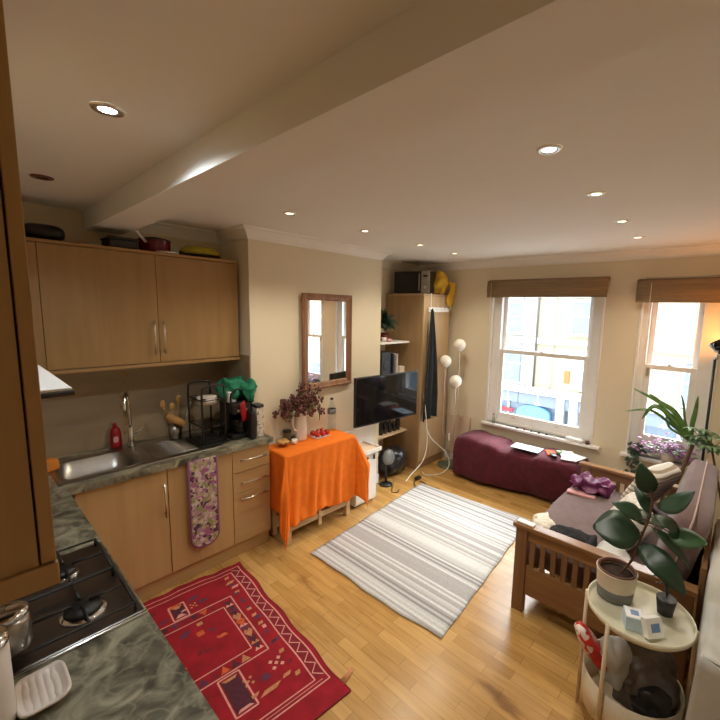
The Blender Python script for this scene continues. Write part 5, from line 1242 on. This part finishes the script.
def rl(base, tip, w, m, tilt=(0, 0, 0), bend=0.12, fold=0.12, pw=0.75):
    base = Vector(base); tip = Vector(tip); mid = (base + tip) / 2
    nrm_ = (Vector((-0.72, -0.05, 0.62)) + Vector(tilt)).normalized()
    mb = MB(); mb.leaf(base, tip, w, nrm_, bend=bend, fold=fold, n=12, power=pw)
    lf = mb.build('leaf', M[m], r, solid=0.0012)
    ax = trunk[min(range(len(trunk)), key=lambda i: (trunk[i] - base).length)]
    MB().tube([ax, (ax + base) / 2 + Vector((0, 0, 0.005)), base], 0.0025, 6).build('leaf_stalk', M['stem'], lf)
rl((2.055, 0.222, 1.150), (2.035, 0.270, 1.290), 0.085, 'leaf', (0, 0, -0.3))
rl((2.045, 0.185, 1.105), (1.985, 0.062, 1.235), 0.105, 'leaf', (0.2, 0.1, 0.2), bend=-0.15)
rl((2.050, 0.240, 1.020), (2.000, 0.358, 1.075), 0.078, 'leaf', (0, 0, 0.3))
rl((2.035, 0.240, 0.955), (1.960, 0.420, 0.945), 0.185, 'leaf', (0, 0.1, 0.2), bend=0.08, fold=0.05, pw=0.9)
rl((2.060, 0.195, 1.050), (2.035, 0.090, 0.985), 0.070, 'leaf', (0.3, -0.3, 0.6), bend=0.2)
rl((2.045, 0.135, 1.000), (1.985, 0.000, 1.030), 0.090, 'leaf_y', (0, 0, 0.1), bend=-0.1)
rl((2.060, 0.190, 0.985), (2.040, 0.045, 0.865), 0.060, 'leaf', (0.2, -0.5, 0.3))
rl((2.030, 0.235, 0.905), (1.955, 0.045, 0.790), 0.110, 'leaf', (-0.2, -0.2, 0.2), bend=0.18)
rl((2.060, 0.212, 1.055), (2.095, 0.290, 1.145), 0.050, 'leaf', (0.1, 0.1, 0.3))
rl((2.070, 0.230, 0.985), (2.170, 0.300, 1.010), 0.090, 'leaf', (0.3, 0, 0.8))
rl((2.070, 0.205, 1.000), (2.190, 0.140, 0.960), 0.090, 'leaf', (0.3, 0, 0.8))
# second dark plant behind, small boxes
r = thing('potted_plant', 'small strappy plant in a dark pot on the trolley behind the boxes', 'plant', (2.07, 0.11, pz))
MB().lathe([(0.004, pz), (0.030, pz), (0.040, pz + 0.075), (0.037, pz + 0.075), (0.004, pz + 0.065)], (2.07, 0.115, 0), 24).build('pot', M['speaker'], r)
random.seed(8); mb = MB()
for i in range(14):
    a = random.uniform(0, 2 * PI); L = random.uniform(0.10, 0.19)
    mb.leaf((2.07, 0.115, pz + 0.08), (2.07 + L * 0.75 * math.cos(a), max(0.0, 0.115 + L * 0.6 * math.sin(a)), pz + 0.08 + L * 0.75), 0.016, (0, 0, 1), bend=0.25)
mb.build('foliage', M['leaf_dark'], r, solid=0.001)
r = thing('medicine_box', 'small pale blue and white carton lying on the trolley tray', 'carton', (1.875, 0.19, pz))
mx = Matrix.Translation((1.885, 0.210, pz)) @ Matrix.Rotation(math.radians(20), 4, 'Z')
MB().box(-0.038, 0.038, -0.036, 0.036, 0, 0.060, mx).build('carton_body', M['paleblue'], r, bev=0.002)
MB().box(-0.034, 0.034, -0.034, 0.034, 0.0605, 0.0612, mx).build('carton_top', M['paper'], r)
MB().box(-0.016, 0.016, -0.018, 0.014, 0.0613, 0.0618, mx).build('printed_mark', M['blue'], r)
r = thing('medicine_box', 'white carton tilted up on its edge beside the pale blue one', 'carton', (1.87, 0.10, pz))
mx = Matrix.Translation((1.862, 0.128, pz + 0.008)) @ Matrix.Rotation(math.radians(50), 4, 'Z') @ Matrix.Rotation(math.radians(22), 4, 'Y')
MB().box(-0.015, 0.015, -0.038, 0.038, 0, 0.078, mx).build('carton_body', M['paper'], r, bev=0.002)
MB().box(-0.0158, -0.0152, -0.022, 0.018, 0.022, 0.055, mx).build('printed_mark', M['blue'], r)

# ------------------------------------------------------------------ sheet-covered box by the right edge
r = thing('low_cupboard', 'low cupboard at the right edge partly covered by a white sheet', 'cupboard', (2.2, -0.3, 0))
MB().box(1.70, 2.93, -0.55, -0.040, 0.0, 0.735).build('cupboard_body', M['cardboard'], r, bev=0.004)
mb = MB()
def sheet(u, v):
    # u along x, v: 0 bottom hem at y=0 side -> top -> back
    x = 1.672 + 1.27 * u; a = v
    dn = 0.72
    if a < 0.5:
        k = a / 0.5; z = 0.10 + (0.745 - 0.10) * k; y = -0.018 - 0.012 * abs(math.sin(x * 14 + 2 * k)) * (1 - k * 0.6) + 0.008 * (1 - k) + 0.045 * (1 - k) ** 1.5 * math.exp(-(x - 1.672) / 0.05)
    else:
        k = (a - 0.5) / 0.5; z = 0.745 + 0.006 * math.sin(x * 9 + k * 5) + 0.012 * max(0, math.sin(x * 5.0)) * (1 - k); y = -0.03 - 0.5 * k
    z += 0.006 * noise.noise(Vector((x * 8, y * 8, z * 5)))
    if u < 0.001 or x < 1.69:
        z -= 0.0
    return (x, y, z)
mb.grid(sheet, 60, 40)
def front(u, v):
    x = 1.672; tz_ = sheet(0.0, 0.5 + 0.5 * u)[2]
    z = tz_ - (0.06 + 0.015 * math.sin(u * 9) + 0.58 * math.exp(-(u / 0.13) ** 6)) * v
    k = min(1, max(0, (z - 0.10) / 0.645))
    y0 = -0.018 - 0.012 * abs(math.sin(x * 14 + 2 * k)) * (1 - k * 0.6) + 0.008 * (1 - k) + 0.045 * (1 - k) ** 1.5
    w_ = math.exp(-u / 0.10)
    return (x - (0.010 * abs(math.sin(u * 16)) + 0.010 * v) * min(1, u * 12), y0 * w_ - 0.03 * (1 - w_) - 0.5 * u, z)
mb.grid(front, 40, 16)
mb.build('white_sheet', M['sheet'], solid=0.004, label='rumpled white cotton sheet draped over the low cupboard', cat='sheet')

# ------------------------------------------------------------------ black reading lamp by the narrow window
r = thing('reading_lamp', 'black floor lamp with a domed head glowing orange towards the wall', 'floor lamp', (4.02, 0.10, 0))
MB().lathe([(0.004, 0.001), (0.09, 0.001), (0.09, 0.02), (0.02, 0.03)], (4.02, 0.10, 0), 28).build('lamp_base', M['black'], r)
MB().tube([(4.02, 0.10, 0.02), (4.02, 0.105, 0.90), (4.02, 0.11, 1.62)], 0.010, 10).build('pole', M['black'], r)
hd = Matrix.Translation((4.03, 0.050, 1.735)) @ Matrix.Rotation(math.radians(-28), 4, 'X') @ Matrix.Rotation(math.radians(12), 4, 'Y')
MB().lathe([(0.010, -0.055), (0.05, -0.055), (0.088, -0.015), (0.105, 0.045), (0.102, 0.045), (0.084, -0.010), (0.045, -0.048), (0.004, -0.045)], (0, 0, 0), 32, mtx=hd, cap=False).build('lamp_shade', M['screen'], r)
MB().tube([(4.02, 0.105, 1.62), (4.02, 0.09, 1.66), (4.03, 0.065, 1.675)], 0.014, 10).build('swivel', M['chrome'], r)
bulb = hd @ Vector((0, 0, 0.0))
MB().sphere(bulb, 0.028, 14, 10).build('bulb', emit('orange_bulb', (1.0, 0.55, 0.15), 12), r)
ld = bpy.data.lights.new('reading_lamp_light', 'POINT'); ld.energy = 4; ld.color = (1.0, 0.34, 0.05); ld.shadow_soft_size = 0.03
lo = bpy.data.objects.new('reading_lamp_light', ld); COL.objects.link(lo); lo.location = hd @ Vector((0, 0, 0.06))

# ------------------------------------------------------------------ plants by the narrow window
zs = 0.621
r = thing('trailing_plant', 'purple and silver trailing plant on the narrow window sill', 'plant', (4.28, 0.33, zs))
MB().lathe([(0.004, zs), (0.045, zs), (0.058, zs + 0.09), (0.052, zs + 0.09), (0.004, zs + 0.08)], (4.275, 0.36, 0), 20).build('pot', M['pinkwhite'], r)
random.seed(14); mb = MB(); mb2 = MB()
for i in range(230):
    y = random.uniform(0.16, 0.60); x = random.uniform(4.19, 4.30); z = zs + 0.05 + abs(random.gauss(0, 0.07)) + 0.05 * math.exp(-((y - 0.38) / 0.1) ** 2)
    a = random.uniform(0, 2 * PI); b0 = Vector((x, y, z)); t0 = b0 + Vector((math.cos(a), math.sin(a), random.uniform(-.4, .6))) * random.uniform(0.03, 0.055)
    t0.x = min(t0.x, 4.325)
    (mb if i % 4 else mb2).leaf(b0, t0, 0.020, (-0.5, 0, 1), bend=0.1, n=4)
mb.build('foliage', M['leaf_purple'], r, solid=0.001); mb2.build('foliage', M['leaf_pale'], r, solid=0.001)
mb = MB()
for i in range(26):
    y = random.uniform(0.2, 0.56); mb.tube([(4.27, 0.36, zs + 0.09), (4.25, (y + 0.36) / 2, zs + 0.16), (4.23, y, zs + random.uniform(0.05, 0.15))], 0.0015, 5)
mb.build('stems', M['leaf_purple'], r)
# dark pothos hanging at left of the sill
r = thing('hanging_plant', 'dark green plant spilling over the left end of the narrow sill', 'plant', (4.25, 0.62, zs))
MB().lathe([(0.004, zs), (0.03, zs), (0.04, zs + 0.06), (0.036, zs + 0.06), (0.004, zs + 0.05)], (4.285, 0.625, 0), 18).build('pot', M['speaker'], r)
mb = MB(); random.seed(20)
for i in range(120):
    y = 0.60 + random.gauss(0, 0.035); z = zs + 0.13 - abs(random.gauss(0, 0.17)); x = 4.27 - random.uniform(0, 0.05) if z > zs else 4.235 - random.uniform(0, 0.035)
    if zs - 0.06 < z < zs + 0.02: x = 4.225 - random.uniform(0, 0.02)
    a = random.uniform(0, 2 * PI); b0 = Vector((x, y, z)); t0 = b0 + Vector((-0.3 * abs(math.cos(a)), math.sin(a), -0.3)) * 0.035
    mb.leaf(b0, t0, 0.024, (-1, 0, 0.4), n=4)
mb.build('foliage', M['leaf_dark'], r, solid=0.001)
# tall palm-like plant standing behind the sofa end
r = thing('palm_plant', 'tall plant with long arching blade leaves between the sofa and the narrow window', 'plant', (4.13, 0.33, 0))
MB().lathe([(0.004, 0.001), (0.085, 0.001), (0.11, 0.24), (0.10, 0.24), (0.004, 0.22)], (4.13, 0.33, 0), 24).build('pot', M['darkred'], r)
MB().tube([(4.13, 0.33, 0.22), (4.06, 0.24, 0.6), (4.01, 0.18, 0.90)], 0.016, 10).build('stem', M['stem'], r)
def blade(pts, w, m='leaf_mid'):
    P_ = bez(pts, 6); n = len(P_); mb = MB(); rows = []
    for i, p in enumerate(P_):
        t = (P_[min(i + 1, n - 1)] - P_[max(i - 1, 0)]).normalized(); s_ = t.cross(Vector((-0.8, -0.2, 0.55))).normalized()
        u = i / (n - 1); ww = w * 0.5 * (math.sin(PI * (0.08 + 0.915 * u)) ** 0.7) + 0.0005
        rows.append([p - s_ * ww, p + Vector((0.15 * ww, 0, -0.3 * ww)), p + s_ * ww])
    mb.rings(rows, False, False); mb.build('leaf', M[m], r, solid=0.001)
c0 = (4.01, 0.19, 0.92)
blade([c0, (4.0, 0.30, 1.12), (4.0, 0.40, 1.20), (3.99, 0.64, 1.31)], 0.045)
blade([c0, (3.99, 0.33, 1.10), (3.98, 0.47, 1.18), (3.97, 0.55, 1.05)], 0.042)
blade([c0, (4.0, 0.35, 1.05), (3.98, 0.50, 1.14), (3.96, 0.68, 1.10)], 0.025)
blade([c0, (4.0, 0.36, 1.10), (4.0, 0.44, 1.22), (4.0, 0.52, 1.28)], 0.035)
blade([c0, (4.0, 0.25, 1.10), (4.0, 0.27, 1.22), (4.0, 0.30, 1.32)], 0.018)
blade([c0, (4.02, 0.20, 1.05), (4.02, 0.19, 1.18), (4.02, 0.185, 1.31)], 0.035)
blade([c0, (3.98, 0.28, 0.98), (3.96, 0.35, 1.03), (3.94, 0.38, 1.14)], 0.02)
blade([c0, (4.0, 0.12, 1.0), (4.0, 0.05, 1.02), (3.98, 0.0, 0.98)], 0.03)
r2 = thing('umbrella_plant', 'pale green bushy plant at the right end of the sofa back', 'plant', (4.10, -0.10, 0.0))
MB().lathe([(0.004, 0.0), (0.08, 0.0), (0.09, 0.18), (0.082, 0.18), (0.004, 0.16)], (4.12, -0.12, 0), 20).build('pot', M['potcream'], r2)
MB().tube([(4.12, -0.12, 0.16), (3.98, -0.02, 0.6), (3.93, 0.06, 0.94)], 0.008, 8).build('stem', M['stem'], r2)
random.seed(30); mb = MB(); mb3 = MB()
for i in range(26):
    c = Vector((3.93 + random.uniform(-.09, .08), random.uniform(-0.02, 0.20), random.uniform(0.90, 1.06)))
    mb3.tube([(3.93, 0.06, 0.92), c], 0.0025, 5)
    for k in range(5):
        a = 2 * PI * k / 5 + i; t0 = c + Vector((0.06 * math.cos(a), 0.06 * math.sin(a), -0.02)); mb.leaf(c, t0, 0.026, (0, 0, 1), bend=0.15, n=5)
mb.build('foliage', M['leaf_pale'], r2, solid=0.001); mb3.build('twigs', M['leaf_mid'], r2)

# small things on the wide sill
r = thing('glass_bottle', 'small clear bottle at the left end of the wide window sill', 'bottle', (4.285, 2.02, zs))
MB().lathe([(0.004, zs), (0.020, zs), (0.022, zs + 0.05), (0.010, zs + 0.08), (0.010, zs + 0.11)], (4.275, 2.10, 0), 14).build('bottle_body', M['jarglass'], r)
MB().lathe([(0.012, zs + 0.111), (0.012, zs + 0.125), (0.003, zs + 0.126)], (4.275, 2.10, 0), 12).build('cap', M['potgrey'], r)
random.seed(4)
trk = ['small dark pebble', 'tiny red trinket', 'small grey stone', 'tiny dark figurine', 'small green glass piece', 'tiny pale shell']
for i in range(6):
    y = 1.80 - i * 0.085; rr0 = random.uniform(0.010, 0.016)
    MB().lump((4.275, y, zs + rr0 * 0.8), (rr0, rr0 * 1.3, rr0 * 0.8), amp=0.003, freq=40, n=4, e=0.9, seed=i).build('trinket', [M['speaker'], M['red'], M['potgrey'], M['black'], M['leaf_dark'], M['pinkwhite']][i], label=trk[i] + ' on the wide window sill, ' + ['first from the left', 'second from the left', 'third from the left', 'fourth from the left', 'fifth from the left', 'sixth from the left'][i], cat='ornament', group='trinkets on the wide sill')
MB().lump((4.275, 1.17, zs + 0.02), (0.024, 0.09, 0.02), e=0.5, amp=0.006, freq=20, n=6).build('tissue_packet', M['paper'], label='white packet near the right end of the wide window sill', cat='packet')
MB().lathe([(0.004, zs), (0.018, zs), (0.020, zs + 0.035), (0.004, zs + 0.036)], (4.275, 1.045, 0), 14).build('candle_tin', M['terracotta'], label='small brown tin at the right end of the wide sill', cat='tin')

# ------------------------------------------------------------------ street and building opposite
SZ = -3.3
st(MB().box(4.6, 14.5, -14, 22, SZ - 0.1, SZ), 'street', M['asphalt'])
st(MB().box(10.9, 13.0, -14, 22, SZ + 0.001, SZ + 0.12), 'pavement', M['paving'])
FX = 13.0
r = thing('terraced_building', 'yellow brick terraced building with shops across the street', 'building', (FX, 4, SZ))
MB().box(FX, FX + 6, -10, 5.0, -0.55, 6.4).build('brick_wall', M['brick'], r)
MB().box(FX - 0.02, FX + 6, 5.0, 12, -0.55, 6.4).build('rendered_wall', M['render'], r)
mb = MB()
mb.box(FX - 0.10, FX - 0.021, -10, 12, 0.95, 1.15); mb.box(FX - 0.06, FX - 0.021, -10, 12, 2.45, 2.60); mb.box(FX - 0.35, FX - 0.021, -10, 12, 6.1, 6.4)
mb.build('string_course', M['stone'], r)
MB().box(FX - 0.30, FX - 0.021, -10, 12, -0.72, -0.50).build('shop_cornice', M['stone'], r)
MB().box(FX - 0.22, FX + 6, -10, 12, -1.10, -0.725).build('fascia', M['fascia'], r)
MB().box(FX - 0.05, FX + 6, -10, 12, SZ, -1.105).build('shop_front', M['shopglass'], r)
mb = MB()
for y in (0.3, 1.9, 3.6, 4.0, 6.6, 8.5, 10.2, -2.0, -5.0): mb.box(FX - 0.28, FX - 0.051, y - 0.12, y + 0.12, SZ + 0.13, -0.72)
mb.build('pilaster', M['stone'], r)
mb = MB()
for y in (0.9, 2.6, 3.1, 5.0, 5.8, 7.4): mb.box(FX - 0.12, FX - 0.051, y - 0.04, y + 0.04, SZ + 0.13, -1.11)
mb.box(FX - 0.12, FX - 0.051, -10, 12, -2.75, -2.6)
mb.build('shop_mullions', M['stone'], r)
MB().lathe([(0.002, 0), (0.55, 0.0), (0.55, 0.05), (0.002, 0.05)], (0, 0, 0), 40).build('shop_sign', M['awning'], r) if False else None
mb = MB(); pts = []
for k in range(25):
    a = PI * k / 24; pts.append((4.85 + 0.55 * math.cos(a), -1.38 + 0.26 * math.sin(a)))
pts += [(4.30, -1.60), (5.40, -1.60)]
a_ = [(FX - 0.30, p[0], p[1]) for p in pts]; b_ = [(FX - 0.13, p[0], p[1]) for p in pts]
mb.rings([a_, b_], True)
for f in mb.bm.faces: f.smooth = False
mb.build('shop_sign', M['awning'], r, label='blue arched sign board')
MB().box(FX - 0.2, FX - 0.13, 5.6, 6.2, -1.48, -1.36).build('shop_sign', M['red'], r, label='small red strip sign')
MB().box(FX - 0.06, FX - 0.001, 3.86, 4.02, -0.25, 0.15).build('wall_sign', M['k_orange'], r, label='small red and dark sign plate')
# swan neck lamps over the fascia
for y in (5.55, 4.55, 3.0, 1.2):
    mb = MB(); mb.tube(bez([(FX - 0.22, y, -0.62), (FX - 0.45, y, -0.45), (FX - 0.70, y, -0.60), (FX - 0.74, y, -0.85)], 5), 0.015, 6)
    mb.lathe([(0.02, 0.06), (0.05, 0.03), (0.11, -0.05)], (FX - 0.74, y, -0.90), 16); mb.build('sign_lamp', M['stone'], r)
def bwin(y0, y1, z0, z1, x=FX):
    f = MB()
    f.box(x - 0.07, x - 0.022, y0, y0 + 0.08, z0, z1); f.box(x - 0.07, x - 0.022, y1 - 0.08, y1, z0, z1)
    f.box(x - 0.07, x - 0.022, y0 + 0.08, y1 - 0.08, z1 - 0.08, z1); f.box(x - 0.12, x - 0.022, y0 - 0.06, y1 + 0.06, z0 - 0.08, z0)
    f.box(x - 0.07, x - 0.022, y0 + 0.08, y1 - 0.08, (z0 + z1) / 2 - 0.03, (z0 + z1) / 2 + 0.03)
    fo = f.build('window', M['stone'], r)
    MB().box(x - 0.045, x - 0.030, y0 + 0.081, y1 - 0.081, z0 + 0.001, z1 - 0.081).build('pane', M['houseglass'], fo)
for (y0, y1, z0, z1) in ((5.45, 6.25, 1.30, 2.35), (5.35, 6.3, -0.40, 0.85), (3.25, 3.95, 1.35, 2.40), (2.0, 2.8, 1.35, 2.40), (3.15, 3.55, -0.35, 0.8), (0.30, 0.85, 1.45, 2.35), (0.35, 1.0, -0.40, 0.80), (-1.8, -0.9, -0.4, 0.8), (-1.8, -0.9, 1.35, 2.4), (7.4, 8.3, 1.3, 2.35), (7.4, 8.3, -0.4, 0.85), (1.9, 2.7, -0.4, 0.8), (5.4, 6.2, 3.5, 5.0), (3.2, 4.0, 3.5, 5.0), (0.2, 1.0, 3.5, 5.0)):
    bwin(y0, y1, z0, z1, FX - 0.0 if y0 < 4.9 else FX)
for y in (4.98, 4.45):
    MB().cyl((FX - 0.09, y, -0.5), (FX - 0.09, y, 6.0), 0.035, seg=10).build('drainpipe', M['brownpipe'] if y > 4.9 else M['stone'], r)
MB().tube([(FX - 0.05, 5.5, 2.9), (FX - 1.2, 5.0, -0.9)], 0.012, 5).build('wire', M['brownpipe'], r)

# ------------------------------------------------------------------ light
w = bpy.data.worlds.new('sky'); scn.world = w; w.use_nodes = True
bg = w.node_tree.nodes['Background']; bg.inputs['Color'].default_value = (0.80, 0.90, 1.0, 1); bg.inputs['Strength'].default_value = 6.6
for (y0, y1, z0, z1) in (W1, W2):
    ld = bpy.data.lights.new('window_portal', 'AREA'); ld.shape = 'RECTANGLE'; ld.size = z1 - z0; ld.size_y = y1 - y0
    ld.cycles.is_portal = True
    lo = bpy.data.objects.new('window_portal', ld); COL.objects.link(lo); lo.location = (WX + 0.24, (y0 + y1) / 2, (z0 + z1) / 2)
    lo.rotation_euler = (0, PI / 2, 0)

sd = bpy.data.lights.new('sun', 'SUN'); sd.energy = 11; sd.color = (1.0, 0.97, 0.92); sd.angle = math.radians(55)
so = bpy.data.objects.new('sun', sd); COL.objects.link(so); so.location = (20, -6, 20)
so.rotation_euler = Vector((-0.80, 0.22, -0.62)).to_track_quat('-Z', 'Y').to_euler()
# ------------------------------------------------------------------ camera
cd = bpy.data.cameras.new('camera'); co = bpy.data.objects.new('camera', cd); COL.objects.link(co)
yaw, pit, rol, F, PX, PY = 0.718104737, 0.131903574, 0.0243528842, 391.581716, 392.889944, 361.731434
fwd = Vector((math.cos(yaw) * math.cos(pit), math.sin(yaw) * math.cos(pit), -math.sin(pit)))
rt = Vector((math.sin(yaw), -math.cos(yaw), 0)); upv = rt.cross(fwd)
r2v = rt * math.cos(rol) + upv * math.sin(rol); u2v = -rt * math.sin(rol) + upv * math.cos(rol)
m4 = Matrix((r2v, u2v, -fwd)).transposed().to_4x4(); m4.translation = Vector((0, 0, 1.95))
co.matrix_world = m4
cd.sensor_width = 36; cd.sensor_height = 36; cd.sensor_fit = 'HORIZONTAL'; cd.lens = F / 720 * 36
cd.shift_x = -(PX - 360) / 720; cd.shift_y = (PY - 360) / 720; cd.clip_start = 0.02
scn.camera = co
scn.view_settings.view_transform = 'Standard'; scn.view_settings.look = 'None'
scn.view_settings.exposure = 0.62; scn.view_settings.gamma = 1; scn.view_settings.use_curve_mapping = False
scn.cycles.use_denoising = True
scn.cycles.max_bounces = 12; scn.cycles.diffuse_bounces = 6
scn.cycles.sample_clamp_indirect = 8
